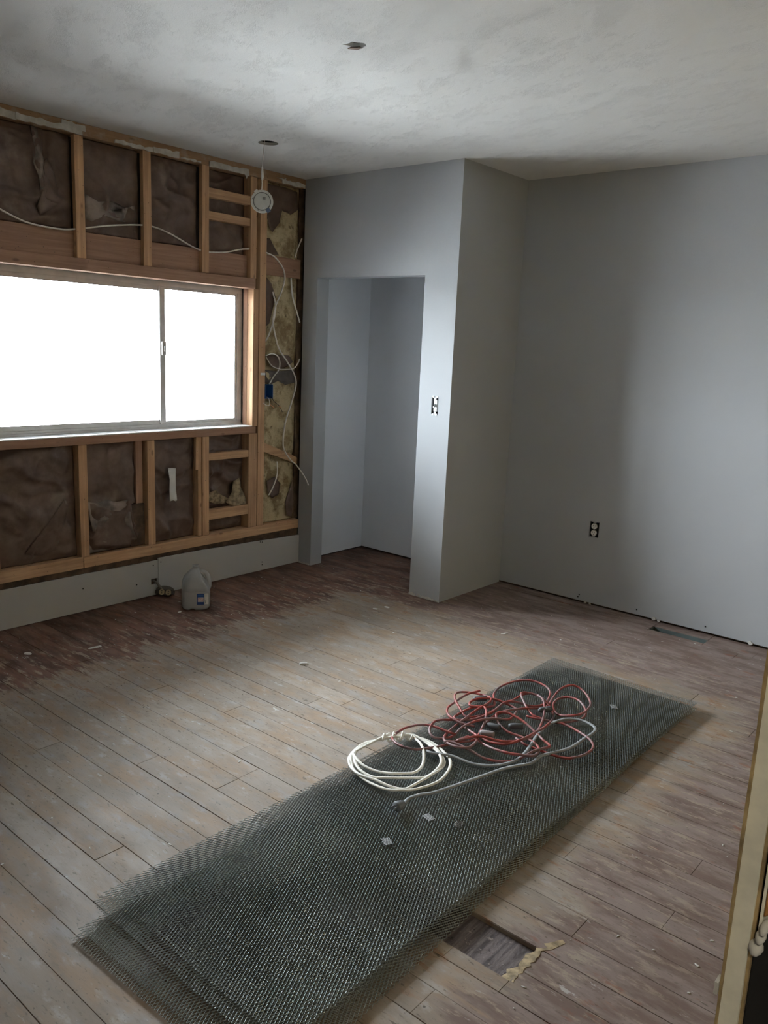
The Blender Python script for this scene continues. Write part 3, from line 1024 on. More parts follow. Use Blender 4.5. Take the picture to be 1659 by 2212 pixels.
def flap(name, parent, outline, x0, amp, seed, mat=M_KRAFT):
    """torn crumpled scrap lying against the wall: outline in (y, z)"""
    cy = sum(p[0] for p in outline) / len(outline)
    cz = sum(p[1] for p in outline) / len(outline)
    v, f = [], []
    n = len(outline)
    R = 5
    for s in range(2):
        v.append((x0 + amp * 0.8 + 0.0012 * s, cy, cz))
        for k in range(1, R + 1):
            for (y, z) in outline:
                yy, zz = cy + (y - cy) * k / R, cz + (z - cz) * k / R
                v.append((x0 + amp * (0.5 + nz(yy * 26, zz * 26, seed)) + 0.0012 * s, yy, zz))
    off = 1 + R * n
    for s in range(2):
        o = s * off
        for i in range(n):
            j = (i + 1) % n
            f.append((o, o + 1 + i, o + 1 + j))
            for k in range(R - 1):
                a = o + 1 + k * n
                f.append((a + i, a + j, a + n + j, a + n + i))
    for i in range(n):
        j = (i + 1) % n
        a = 1 + (R - 1) * n
        f.append((a + i, a + j, off + a + j, off + a + i))
    return mk(name, v, f, mat, parent, smooth=True)


flap('torn_paper', yb, [(2.80, 2.37), (2.95, 2.37), (3.05, 2.36), (3.06, 2.26), (3.00, 2.22), (2.93, 2.24), (2.90, 2.16), (2.85, 2.10), (2.82, 2.12), (2.80, 2.20)], -0.030, 0.016, 2)
flap('torn_paper', yb, [(2.795, 2.06), (2.83, 2.06), (2.87, 2.02), (2.90, 1.97), (2.85, 1.965), (2.795, 1.97)], -0.026, 0.014, 5)
flap('torn_paper', yb, [(2.795, 1.84), (2.84, 1.80), (2.87, 1.72), (2.86, 1.64), (2.83, 1.56), (2.80, 1.54), (2.795, 1.70)], -0.026, 0.020, 8)
flap('torn_paper', yb, [(2.80, 1.37), (2.90, 1.375), (3.0, 1.37), (3.04, 1.33), (2.99, 1.30), (2.92, 1.28), (2.84, 1.30)], -0.030, 0.022, 11)
flap('torn_paper', yb, [(2.80, 1.28), (2.90, 1.27), (3.05, 1.28), (3.07, 1.20), (2.98, 1.185), (2.92, 1.21), (2.86, 1.19), (2.80, 1.20)], -0.036, 0.016, 14, plain('dark_grey_torn_paper', (0.12, 0.10, 0.09), 0.8))
flap('torn_paper', yb, [(2.83, 0.58), (2.90, 0.60), (2.95, 0.55), (2.93, 0.48), (2.88, 0.46), (2.84, 0.50)], -0.028, 0.018, 17)
flap('torn_paper', yb, [(3.0, 0.42), (3.07, 0.58), (3.08, 0.40), (3.06, 0.31), (3.01, 0.33)], -0.034, 0.016, 20)
M_WOOLTAN = plain('tan_torn_paper_and_wool', (0.30, 0.225, 0.135), 0.9, var=0.45, scale=40, bump=0.5)
flap('torn_paper', b4, [(2.37, 0.54), (2.43, 0.56), (2.47, 0.53), (2.52, 0.50), (2.50, 0.47), (2.43, 0.475), (2.37, 0.50)], -0.045, 0.030, 3, M_WOOLTAN)
flap('torn_paper', b4, [(2.56, 0.60), (2.60, 0.62), (2.63, 0.56), (2.65, 0.50), (2.67, 0.46), (2.65, 0.42), (2.60, 0.43), (2.53, 0.46), (2.50, 0.48), (2.55, 0.53)], -0.035, 0.034, 6, M_WOOLTAN)
flap('torn_paper', b4, [(2.37, 0.80), (2.41, 0.81), (2.43, 0.79), (2.37, 0.785)], -0.035, 0.02, 9)

M_DUSTY = plain('dusty_crumpled_kraft', (0.20, 0.155, 0.13), 0.5, var=0.45, scale=14, bump=0.3)
flap('paper_fold', b6, [(1.588, 0.585), (1.64, 0.575), (1.70, 0.585), (1.76, 0.565), (1.82, 0.575), (1.845, 0.545), (1.835, 0.47), (1.85, 0.40), (1.87, 0.345), (1.80, 0.35), (1.72, 0.395), (1.66, 0.42), (1.60, 0.43), (1.588, 0.50)], -0.034, 0.034, 41, M_DUSTY)
flap('paper_fold', b6, [(1.588, 0.405), (1.65, 0.40), (1.72, 0.37), (1.76, 0.325), (1.70, 0.306), (1.588, 0.306)], -0.036, 0.028, 44, M_DUSTY)
flap('paper_fold', b1, [(1.345, 2.375), (1.385, 2.375), (1.390, 2.30), (1.405, 2.24), (1.400, 2.17), (1.410, 2.12), (1.385, 2.10), (1.375, 2.16), (1.36, 2.22), (1.365, 2.29)], -0.020, 0.034, 47, M_DUSTY)
flap('paper_fold', b1, [(1.41, 2.23), (1.43, 2.25), (1.46, 2.20), (1.485, 2.13), (1.47, 2.05), (1.43, 2.02), (1.385, 1.99), (1.375, 2.03), (1.39, 2.08), (1.415, 2.14)], -0.028, 0.028, 50)
flap('paper_fold', b2, [(1.615, 2.13), (1.70, 2.10), (1.78, 2.115), (1.85, 2.09), (1.90, 2.11), (1.90, 2.03), (1.82, 2.02), (1.74, 2.035), (1.66, 2.00), (1.615, 2.01)], -0.037, 0.022, 53, M_DUSTY)
flap('paper_fold', b5, [(1.46, 0.62), (1.475, 0.58), (1.46, 0.50), (1.44, 0.42), (1.40, 0.36), (1.32, 0.34), (1.24, 0.36), (1.30, 0.44), (1.36, 0.51), (1.42, 0.57)], -0.034, 0.028, 56)

# paper strip and tape
o = flap('paper_strip', None, [(2.076, 0.728), (2.100, 0.726), (2.128, 0.722), (2.126, 0.66), (2.130, 0.60), (2.136, 0.536), (2.126, 0.530), (2.110, 0.538), (2.087, 0.534), (2.084, 0.60), (2.086, 0.66)], -0.006, 0.004, 4, M_PAPER)
tag(o, 'white paper strip hanging on the kraft insulation below the window', 'paper strip')
o = box('tape_piece', 0.0005, 0.0015, 2.750, 2.788, 1.247, 1.262, M_PAPER)
tag(o, 'short piece of white tape on the stud beside the blue box', 'tape')

# ---- house wiring
tag(tube('electrical_cable', [(-0.017, 0.9, 2.06), (-0.017, 1.119, 2.032), (-0.016, 1.199, 1.99), (-0.016, 1.327, 1.949), (-0.016, 1.487, 1.941), (-0.016, 1.584, 1.956), (-0.016, 1.736, 1.989), (-0.016, 1.896, 2.015),
                              (-0.016, 2.008, 2.02), (-0.016, 2.123, 1.995), (-0.016, 2.307, 1.936), (-0.018, 2.469, 1.941), (-0.016, 2.60, 1.972), (-0.016, 2.674, 1.982)], 0.0066, M_CABLE, flat=0.65),
    'white electrical cable threaded through the studs above the window', 'cable')
tag(tube('electrical_cable', [(-0.01, 2.770, 1.979), (0.012, 2.839, 1.955), (0.02, 2.899, 1.898), (0.02, 2.919, 1.837), (0.02, 2.895, 1.756), (0.02, 2.846, 1.662), (0.02, 2.829, 1.576), (0.02, 2.85, 1.486), (0.02, 2.885, 1.405),
                              (0.02, 2.952, 1.333), (0.02, 3.015, 1.253), (0.02, 3.032, 1.186), (0.02, 2.999, 1.083), (0.02, 2.956, 0.98), (0.02, 2.933, 0.883), (0.02, 2.936, 0.785), (0.02, 3.0, 0.705), (0.02, 3.045, 0.672), (0.065, 3.05, 0.632),
                              (0.11, 3.05, 0.590), (0.137, 3.05, 0.551)], 0.0066, M_CABLE, flat=0.65),
    'long white cable hanging loose beside the closet wall, its cut end in the air', 'cable')
tag(tube('electrical_cable', [(-0.01, 3.085, 2.09), (-0.012, 3.053, 2.027), (-0.014, 3.032, 1.971)], 0.0056, M_CABLE, flat=0.65), 'short white cable stub near the top of the yellow insulation', 'cable')
tag(tube('electrical_cable', [(-0.012, 3.001, 1.846), (-0.010, 3.015, 1.738), (-0.010, 3.056, 1.642), (-0.014, 3.086, 1.58)], 0.0056, M_CABLE, flat=0.65), 'thin white cable running down along the closet side of the yellow insulation', 'cable')
tag(tube('electrical_cable', [(-0.004, 2.844, 1.75), (-0.002, 2.867, 1.674), (-0.002, 2.858, 1.593), (-0.004, 2.819, 1.494), (-0.012, 2.796, 1.45)], 0.0056, M_CABLE, flat=0.65), 'white cable bending back behind the stud above the blue box', 'cable')
tag(tube('electrical_cable', [(-0.004, 2.795, 1.365), (0.0, 2.84, 1.378), (0.002, 2.885, 1.366), (0.004, 2.904, 1.325), (0.004, 2.895, 1.28), (0.0, 2.862, 1.243), (-0.01, 2.832, 1.192)], 0.0056, M_CABLE, flat=0.65), 'white cable looping down into the blue outlet box', 'cable')
tag(tube('electrical_cable', [(-0.004, 2.797, 1.36), (0.002, 2.815, 1.33), (0.006, 2.847, 1.301), (0.008, 2.916, 1.284), (0.006, 3.016, 1.290), (0.0, 3.06, 1.318), (-0.008, 3.086, 1.35)], 0.0050, M_CABLE, flat=0.65), 'white cable slung across the yellow insulation above the blue box', 'cable')
tag(tube('electrical_cable', [(0.0, 2.900, 0.70), (0.002, 2.900, 0.616), (0.0, 2.867, 0.535), (-0.008, 2.838, 0.485)], 0.0050, M_CABLE, flat=0.65), 'short white cable low in the yellow insulation below the diagonal brace', 'cable')

# blue outlet box on the stud
t = empty('outlet_box', (-0.03, 2.82, 1.102), 'blue plastic outlet box on the stud with loose bare wires', 'outlet box')
m = MB()
x0, x1, y0, y1, z0, z1, w = -0.066, 0.004, 2.791, 2.852, 1.103, 1.190, 0.003
m.box(x0, x0 + w, y0, y1, z0, z1).box(x0 + w, x1, y0, y0 + w, z0, z1).box(x0 + w, x1, y1 - w, y1, z0, z1).box(x0 + w, x1, y0 + w, y1 - w, z0, z0 + w).box(x0 + w, x1, y0 + w, y1 - w, z1 - w, z1)
m.build('box_shell', M_BLUE, t)
tube('white_wire', [(-0.01, 2.812, 1.112), (0.006, 2.812, 1.108), (0.014, 2.812, 1.095), (0.016, 2.814, 1.066), (0.018, 2.79, 1.062), (0.018, 2.762, 1.078)], 0.0018, M_CABLE, t)
tube('bare_wire', [(0.015, 2.815, 1.068), (0.018, 2.834, 1.057), (0.02, 2.85, 1.045)], 0.0028, M_BRASS, t)
tube('black_wire', [(-0.01, 2.84, 1.112), (0.006, 2.842, 1.108), (0.016, 2.852, 1.085), (0.02, 2.895, 1.055), (0.02, 2.918, 1.018)], 0.0018, M_BLACK, t)
tube('bare_wire', [(0.0215, 2.888, 1.056), (0.0215, 2.898, 1.050), (0.0215, 2.906, 1.046)], 0.0032, M_BRASS, t)


class Frame:
    """local frame: u right, v up, w out of the surface"""

    def __init__(self, o, u, v):
        self.o, self.u, self.v = Vector(o), Vector(u).normalized(), Vector(v).normalized()
        self.v = (self.v - self.u * self.v.dot(self.u)).normalized()
        self.w = self.u.cross(self.v)

    def __call__(self, a, b, c=0.0):
        return tuple(self.o + self.u * a + self.v * b + self.w * c)

    def box(self, mb, a0, a1, b0, b1, c0, c1):
        return mb.add([self(a0, b0, c0), self(a1, b0, c0), self(a1, b1, c0), self(a0, b1, c0), self(a0, b0, c1), self(a1, b0, c1), self(a1, b1, c1), self(a0, b1, c1)], BOXF)

    def prism(self, poly, c0, c1):
        n = len(poly)
        return [self(a, b, c0) for a, b in poly] + [self(a, b, c1) for a, b in poly], [(i, (i + 1) % n, n + (i + 1) % n, n + i) for i in range(n)] + [tuple(range(n))[::-1], tuple(range(n, 2 * n))]


def wall_box(F, w, h, parent, mat):
    m = MB()
    F.box(m, -w / 2, w / 2, -h / 2, h / 2, -0.06, -0.058)
    for a0, a1, b0, b1 in ((-w / 2 - 0.002, -w / 2, -h / 2, h / 2), (w / 2, w / 2 + 0.002, -h / 2, h / 2), (-w / 2, w / 2, -h / 2 - 0.002, -h / 2), (-w / 2, w / 2, h / 2, h / 2 + 0.002)):
        F.box(m, a0, a1, b0, b1, -0.058, -0.0135)
    return m.build('wall_box', mat, parent)


def roundface(cx, cy, r, flat):
    return [(cx + r * math.cos(a), cy + max(-flat, min(flat, r * math.sin(a)))) for a in np.linspace(0, 2 * PI, 20, endpoint=False)]


def duplex(F, parent, face_mat, body_mat, scale=1.0, strap=True, dark=M_BLACK):
    m = MB()
    F.box(m, -0.016 * scale, 0.016 * scale, -0.033 * scale, 0.033 * scale, -0.030, -0.006)
    m.build('device_body', body_mat, parent)
    if strap:
        for q in (-1, 1):
            v, f = F.prism([(-0.009, 0.035 * q), (0.009, 0.035 * q), (0.009, 0.0445 * q), (0.0215, 0.0445 * q), (0.0215, 0.0475 * q), (-0.0215, 0.0475 * q), (-0.0215, 0.0445 * q), (-0.009, 0.0445 * q)], -0.0045, -0.0025)
            mk('strap_ear', v, f, M_METAL, parent)
    for s in (-1, 1):
        v, f = F.prism(roundface(0, 0.0195 * s * scale, 0.0172 * scale, 0.0145 * scale), -0.006, 0.003)
        fc = mk('receptacle_face', v, f, face_mat, parent)
        for a, b, w, h in ((-0.006, 0.0035, 0.0020, 0.0085), (0.006, 0.0035, 0.0020, 0.0070), (0.0, -0.0075, 0.0048, 0.0048)):
            m = MB()
            a, b, w, h = a * scale, (b + 0.0195 * s) * scale, w * scale, h * scale
            F.box(m, a - w / 2, a + w / 2, b - h / 2, b + h / 2, 0.0028, 0.0033)
            m.build('slot', dark, fc)
    m = MB()
    m.cyl(F(0, 0, -0.004), F(0, 0, 0.0038), 0.0032 * scale, n=10)
    m.build('centre_screw', M_METAL if strap else dark, parent)


oc = ((OUT[0] + OUT[1]) / 2, D2, (OUT[2] + OUT[3]) / 2)
F = Frame(oc, (1, 0, 0), (0, 0, 1))
t = empty('wall_outlet', oc, 'white duplex outlet without cover plate in the grey back wall', 'outlet')
wall_box(F, OUT[1] - OUT[0], OUT[3] - OUT[2], t, M_NAVY)
duplex(F, t, M_WHITE, M_BLACK, 1.0)

sc_ = ((SW[0] + SW[1]) / 2, D1, (SW[2] + SW[3]) / 2)
F = Frame(sc_, (1, 0, 0), (0, 0, 1))
t = empty('light_switch', sc_, 'white toggle light switch without cover plate on the closet wall', 'switch')
wall_box(F, SW[1] - SW[0], SW[3] - SW[2], t, M_NAVY)
m = MB()
F.box(m, -0.010, 0.012, -0.033, 0.033, -0.030, -0.004)
m.build('device_body', M_WHITE, t)
for a0, a1, b0, b1, c0, c1 in ((-0.018, -0.004, 0.044, 0.055, 0.0005, 0.0015), (0.006, 0.020, 0.044, 0.055, 0.0005, 0.0015), (-0.018, -0.004, -0.055, -0.044, 0.0005, 0.0015), (0.006, 0.020, -0.055, -0.044, 0.0005, 0.0015),
                               (-0.006, 0.008, 0.034, 0.048, -0.004, -0.001), (-0.006, 0.008, -0.048, -0.034, -0.004, -0.001)):
    m = MB()
    F.box(m, a0, a1, b0, b1, c0, c1)
    m.build('strap_ear', M_METAL, t)
m = MB()
m.add([F(-0.004, -0.002, -0.004), F(0.006, -0.002, -0.004), F(0.006, 0.010, -0.004), F(-0.004, 0.010, -0.004), F(-0.003, -0.010, 0.012), F(0.005, -0.010, 0.012), F(0.005, -0.003, 0.012), F(-0.003, -0.003, 0.012)], BOXF)
m.build('toggle', M_METAL, t)

# old outlet pulled out of the low strip
oc = (0.072, 1.995, 0.030)
F = Frame(oc, (0.55, 0.82, -0.12), (-0.35, 0.25, 0.90))
t = empty('loose_outlet', (0.05, 1.99, 0.0), 'old brown duplex outlet dangling out of the low drywall strip beside the jug', 'outlet')
m = MB()
F.box(m, -0.038, 0.038, -0.017, 0.017, -0.030, -0.003)
m.build('device_body', M_BAKELITE, t, bevel=0.004)
m = MB()
F.box(m, -0.054, 0.054, -0.011, 0.011, -0.004, -0.001)
m.build('mounting_strap', M_BAKELITE, t, bevel=0.003)
for s in (-1, 1):
    v, f = F.prism([(b, a) for a, b in roundface(0, 0.0185 * s, 0.0165, 0.0150)], -0.002, 0.004)
    fc = mk('receptacle_face', v, f, M_TAN, t)
    for dv in (-0.006, 0.006):
        m = MB()
        F.box(m, 0.0185 * s - 0.0035, 0.0185 * s + 0.0035, dv - 0.002, dv + 0.002, 0.0038, 0.0044)
        m.build('slot', M_BLACK, fc)
v, f = F.prism([(0.05 * math.cos(a), 0.017 + 0.022 * math.sin(a)) for a in np.linspace(0, PI, 12)], -0.034, -0.012)
mk('paper_tab', v, f, plain('grey_brown_dirty_tab', (0.15, 0.135, 0.11), 0.8), t)
tube('old_cable', [(-0.02, 1.967, 0.087), (0.008, 1.965, 0.090), (0.030, 1.968, 0.083), (0.044, 1.975, 0.068), (0.052, 1.982, 0.052), (0.056, 1.988, 0.040)], 0.0065, plain('grey_old_cable', (0.22, 0.19, 0.16), 0.7), t)

# ---- round light fixture hanging from the ceiling hole by its cable
pc = Vector((0.462, 2.343, 2.163))
ax = (CAM - pc)
ax = Vector((ax.x, ax.y, ax.z - 0.15)).normalized()
U = Vector((-ax.y, ax.x, 0)).normalized()
F = Frame(pc, U, Vector((0, 0, 1)))
t = empty('ceiling_light', (0.462, 2.343, 2.105), 'round white recessed light fixture dangling on a wire below the ceiling hole', 'light fixture')


def lathe(F, prof, n=40):
    v, f = [], []
    for r, c in prof:
        for i in range(n):
            a = 2 * PI * i / n
            v.append(F(r * math.cos(a), r * math.sin(a), c))
    for j in range(len(prof) - 1):
        for i in range(n):
            i2 = (i + 1) % n
            f.append((j * n + i, j * n + i2, (j + 1) * n + i2, (j + 1) * n + i))
    f.append(tuple(range(n))[::-1])
    f.append(tuple((len(prof) - 1) * n + i for i in range(n)))
    return v, f


v, f = lathe(F, [(0.050, -0.010), (0.056, -0.009), (0.058, -0.006), (0.058, -0.003), (0.056, -0.001), (0.046, 0.0)])
mk('trim_ring', v, f, M_PUCK, t, smooth=False)
v, f = lathe(F, [(0.042, 0.0002), (0.042, 0.004), (0.040, 0.006), (0.030, 0.0065)])
hs = mk('housing', v, f, plain('grey_white_housing', (0.60, 0.61, 0.58), 0.45, var=0.04), t)
v, f = lathe(F, [(0.043, 0.0003), (0.0445, 0.0012), (0.046, 0.0003)])
mk('seam_ring', v, f, plain('dark_seam', (0.16, 0.16, 0.15), 0.6), t)
m = MB()
F.box(m, 0.002, 0.018, 0.008, 0.022, 0.0066, 0.0071)
m.build('sticker', plain('grey_sticker', (0.30, 0.30, 0.29), 0.6), hs)
for a0 in (2.15, -0.92):
    ca, sa = math.cos(a0), math.sin(a0)
    m = MB()
    pts = [(-0.011, 0.044), (0.011, 0.044), (0.010, 0.063), (-0.010, 0.063)]
    pl = [(p[1] * ca - p[0] * sa, p[1] * sa + p[0] * ca) for p in pts]
    v, f = F.prism(pl, -0.004, 0.007)
    mk('spring_clip', v, f, M_PUCK if a0 > 0 else plain('slate_blue_clip', (0.12, 0.16, 0.27), 0.5), t)
m = MB()
m.cyl(F(0.008, -0.030, 0.006), F(0.008, -0.036, 0.014), 0.005, 0.003, 12)
m.build('spring_stop', M_WHITE, t)
for a in (0.9, 2.9, 4.3):
    m = MB()
    m.cyl(F(0.050 * math.cos(a), 0.050 * math.sin(a), -0.001), F(0.050 * math.cos(a), 0.050 * math.sin(a), 0.001), 0.0018, n=8)
    m.build('rivet', M_BLACK, t)
top = F(-0.004, 0.052, 0.002)
tube('supply_cable', [top, (top[0] + 0.002, top[1] + 0.003, 2.245), (0.460, 2.343, 2.262), (0.461, 2.343, 2.30)], 0.0030, M_CABLE, t)
v, f = tube_vf([(0.461, 2.343, 2.268), (0.461, 2.343, 2.28), (0.461, 2.343, 2.30), (0.461, 2.343, 2.315), (0.461, 2.343, 2.33)], 0.0075, 10, taper=lambda q: 0.55 + 0.45 * math.sin(PI * min(1, 0.1 + q)))
mk('connector', v, f, M_WHITE, t, smooth=True)
tube('thin_lead', [(0.461, 2.343, 2.32), (0.465, 2.344, 2.38), (0.471, 2.345, 2.44), (0.48, 2.345, 2.50)], 0.0018, M_CABLE, t)

# ---- water jug
JO = Vector((0.325, 2.020, 0.0))
JU = Vector((0.599, 0.801, 0))
JN = Vector((0.801, -0.599, 0))


def J(a, b, c):        # a to the right, b away from the viewer, c up
    return tuple(JO + JU * a - JN * b + Vector((0, 0, c)))


t = empty('water_jug', JO, 'clear plastic gallon water jug with blue label on the floor', 'jug')


def superloop(cx, hx, hy, e, z, n=48):
    out = []
    for i in range(n):
        a = 2 * PI * i / n
        c, s = math.cos(a), math.sin(a)
        out.append((cx + hx * math.copysign(abs(c) ** (2 / e), c), hy * math.copysign(abs(s) ** (2 / e), s), z))
    return out


prof = [(0, 0.050, 0.050, 3, 0.004), (0, 0.060, 0.060, 3.4, 0.0), (0, 0.070, 0.070, 4, 0.006), (0, 0.0755, 0.0755, 4.6, 0.018), (0, 0.0765, 0.0765, 5, 0.035), (0, 0.0765, 0.0765, 5, 0.104), (0, 0.0752, 0.0752, 5, 0.107),
        (0, 0.0765, 0.0765, 4.6, 0.110), (-0.001, 0.0755, 0.0755, 4.2, 0.125), (-0.005, 0.070, 0.074, 3.8, 0.140), (-0.009, 0.062, 0.070, 3.4, 0.155), (-0.012, 0.053, 0.063, 3.0, 0.172), (-0.011, 0.043, 0.052, 2.7, 0.188),
        (-0.007, 0.032, 0.038, 2.4, 0.203), (-0.003, 0.023, 0.026, 2.1, 0.215), (0, 0.0185, 0.0185, 2, 0.223), (0, 0.0175, 0.0175, 2, 0.229), (0, 0.0185, 0.0185, 2, 0.231), (0, 0.0185, 0.0185, 2, 0.240), (0, 0.0150, 0.0150, 2, 0.240), (0, 0.0145, 0.0145, 2, 0.225)]
v, f = [], []
n = 48
for (cx, hx, hy, e, z) in prof:
    for (a, b, c) in superloop(cx, hx, hy, e, z, n):
        if z < 0.012:                     # feet: the base is notched on each side
            c += 0.010 * math.exp(-((a + 0.02) / 0.010) ** 2) * (1 if b < 0 else 0)
        v.append(J(a, b, c))
for j in range(len(prof) - 1):
    for i in range(n):
        i2 = (i + 1) % n
        f.append((j * n + i, j * n + i2, (j + 1) * n + i2, (j + 1) * n + i))
f.append(tuple(range(n))[::-1])
jb = mk('body', v, f, M_JUG, t, smooth=True)
md = jb.modifiers.new('wall', 'SOLIDIFY')
md.thickness = 0.0012
hp = [J(0.012, 0, 0.205), J(0.034, 0, 0.203), J(0.054, 0, 0.193), J(0.066, 0, 0.172), J(0.071, 0, 0.148), J(0.072, 0, 0.122), J(0.066, 0, 0.104)]
tube('handle', hp, 0.0125, M_JUG, t, per=5, sides=12)
FJ = Frame(J(0, -0.0772, 0), JU, (0, 0, 1))
m = MB()
FJ.box(m, 0.006, 0.043, 0.036, 0.098, 0, 0.0006)
lb = m.build('label', M_LBLUE, t)
m = MB()
FJ.box(m, 0.010, 0.040, 0.052, 0.078, 0.0006, 0.0009)
m.build('label_panel', M_WHITE, lb)
m = MB()
FJ.box(m, 0.045, 0.066, 0.038, 0.099, -0.002, 0.0006)
lb2 = m.build('label', M_WHITE, t)
for i in range(5):
    m = MB()
    FJ.box(m, 0.047, 0.0525, 0.044 + 0.0034 * i, 0.0455 + 0.0034 * i, 0.0007, 0.0009)
    m.build('bar', M_BLACK, lb2)


def text(name, body, F, a, b, size, mat, parent, width=None, ext=0.00015):
    cu = bpy.data.curves.new(name, 'FONT')
    cu.body = body
    cu.size = size
    cu.extrude = ext
    cu.align_x = 'CENTER'
    to = bpy.data.objects.new(name, cu)
    COL.objects.link(to)
    bpy.context.view_layer.update()
    me = bpy.data.meshes.new_from_object(to)
    vs = np.array([v.co[:] for v in me.vertices])
    fs = [list(p.vertices) for p in me.polygons]
    bpy.data.objects.remove(to)
    sx = 1.0
    if width:
        sx = width / max(1e-6, vs[:, 0].max() - vs[:, 0].min())
    return mk(name, [F(a + x * sx, b + y, 0.0012 + z) for x, y, z in vs], fs, mat, parent)


text('lettering', 'SPRING', FJ, 0.025, 0.0665, 0.012, M_LRED, lb, 0.028)
text('lettering', 'WATER', FJ, 0.025, 0.0545, 0.012, M_LRED, lb, 0.028)
m = MB()
FJ.box(m, 0.009, 0.041, 0.083, 0.093, 0.0006, 0.0009)
m.build('label_band', plain('mid_blue_label_band', (0.03, 0.12, 0.38), 0.5), lb)

# ---- expanded metal lath sheets
SWD, LWD = 0.0095, 0.0195
LW, LL = 0.690, 2.36


def lath_mesh(name, seed, amp, w=LW, l=LL, thick=1.0, SWD=SWD, LWD=LWD):
    ni, nj = int(round(w / (SWD / 2))), int(round(l / (LWD / 2)))
    I, Jx = np.meshgrid(np.arange(ni), np.arange(nj + 1), indexing='ij')
    I, Jx = I.ravel(), Jx.ravel()
    ok = (I + Jx) % 2 == 0
    I, Jx = I[ok], Jx[ok]
    segs = []
    for s in (1, -1):
        J2 = Jx + s
        k = (J2 >= 0) & (J2 <= nj)
        segs.append(np.stack([I[k], Jx[k], I[k] + 1, J2[k]], 1))
    S = np.concatenate(segs)
    fam = np.concatenate([np.zeros(len(segs[0])), np.ones(len(segs[1]))])

    def pos(i, j):
        x = i * SWD / 2 - w / 2
        y = j * LWD / 2 - l / 2
        z = amp * (0.5 * np.sin(x * 9 + seed) * np.sin(y * 2.6 + seed * 2) + 0.35 * np.sin(y * 6.1 + x * 4 + seed * 3) + 0.15 * np.sin(x * 21 + y * 3 + seed))
        return np.stack([x, y, z], 1)
    A, B = pos(S[:, 0], S[:, 1]), pos(S[:, 2], S[:, 3])
    d = B - A
    d /= np.linalg.norm(d, axis=1)[:, None]
    side = np.stack([-d[:, 1], d[:, 0], np.zeros(len(d))], 1)
    upv = np.tile(np.array([0, 0, 1.0]), (len(d), 1))
    th = 0.00056 * thick
    hh = 0.0012 * thick
    lean = np.where(fam[:, None] > 0, 1.0, -1.0)
    c0 = side * th * 1.3
    c1 = -side * th * 1.3
    c2 = upv * hh * 1.5 + side * lean * hh * 0.8
    V = np.empty((len(S), 6, 3))
    for k, c in enumerate((c0, c1, c2)):
        V[:, k] = A + c
        V[:, 3 + k] = B + c
    Vf = V.reshape(-1, 3)
    base = (np.arange(len(S)) * 6)[:, None, None]
    Fq = np.array([[0, 1, 4, 3], [1, 2, 5, 4], [2, 0, 3, 5]])[None] + base
    Fq = Fq.reshape(-1, 4)
    me = bpy.data.meshes.new(name)
    me.vertices.add(len(Vf))
    me.vertices.foreach_set('co', Vf.ravel())
    me.loops.add(Fq.size)
    me.loops.foreach_set('vertex_index', Fq.ravel().astype(np.int32))
    me.polygons.add(len(Fq))
    me.polygons.foreach_set('loop_start', (np.arange(len(Fq)) * 4).astype(np.int32))
    me.polygons.foreach_set('loop_total', np.full(len(Fq), 4, np.int32))
    me.update(calc_edges=True)
    return me


LM = [lath_mesh('lath', s, a) for s, a in ((0.4, 0.0036), (0.55, 0.0040), (0.3, 0.0038))]
for me in LM:
    me.materials.append(M_LATH)
STACK = [(2.510, 1.430, 0.0060, 1.9, 0), (2.512, 1.452, 0.0130, 1.3, 1), (2.490, 1.515, 0.0200, 0.6, 2), (2.497, 1.510, 0.0265, -0.4, 0), (2.489, 1.545, 0.0330, -0.1, 1)]
LABL = {1: 'second lath sheet from the floor, just above the lowest one', 2: 'middle sheet of the five stacked metal lath sheets', 3: 'metal lath sheet directly under the topmost one', 0: 'lowest metal lath sheet, its corner sticking out at the near end of the stack', 4: 'topmost grey diamond-mesh metal lath sheet, cords lying on it'}
for i, (x, y, z, r, k) in enumerate(STACK):
    o = bpy.data.objects.new('metal_lath_sheet', LM[k])
    COL.objects.link(o)
    o.location = (x, y, z)
    o.rotation_euler = (0, 0, math.radians(r))
    tag(o, LABL.get(i, 'grey diamond-mesh metal lath sheet between the top and bottom of the stack'), 'metal lath', 'metal lath sheets stacked on the floor')
LZ = 0.0385
spot_me = lath_mesh('lath_patch', 0, 0.0, 0.024, 0.036, 1.1, 0.0048, 0.0100)
spot_me.materials.append(M_LATHW)
for (x, y, r, lb) in ((2.531, 1.046, 60, 'pale bright patch of strands on the lath nearest the camera'), (2.543, 1.231, 75, 'pale patch of strands on the lath beside the grey plug'),
                      (2.631, 1.268, 10, 'small square pale patch of strands on the lath right of the grey plug'), (2.599, 2.417, 40, 'faint pale patch of strands near the far end of the lath')):
    o = bpy.data.objects.new('lath_patch', spot_me)
    COL.objects.link(o)
    o.location = (x, y, LZ - 0.001)
    o.rotation_euler = (0, 0, math.radians(r))
    tag(o, lb, 'patch', 'pale patches on the lath')

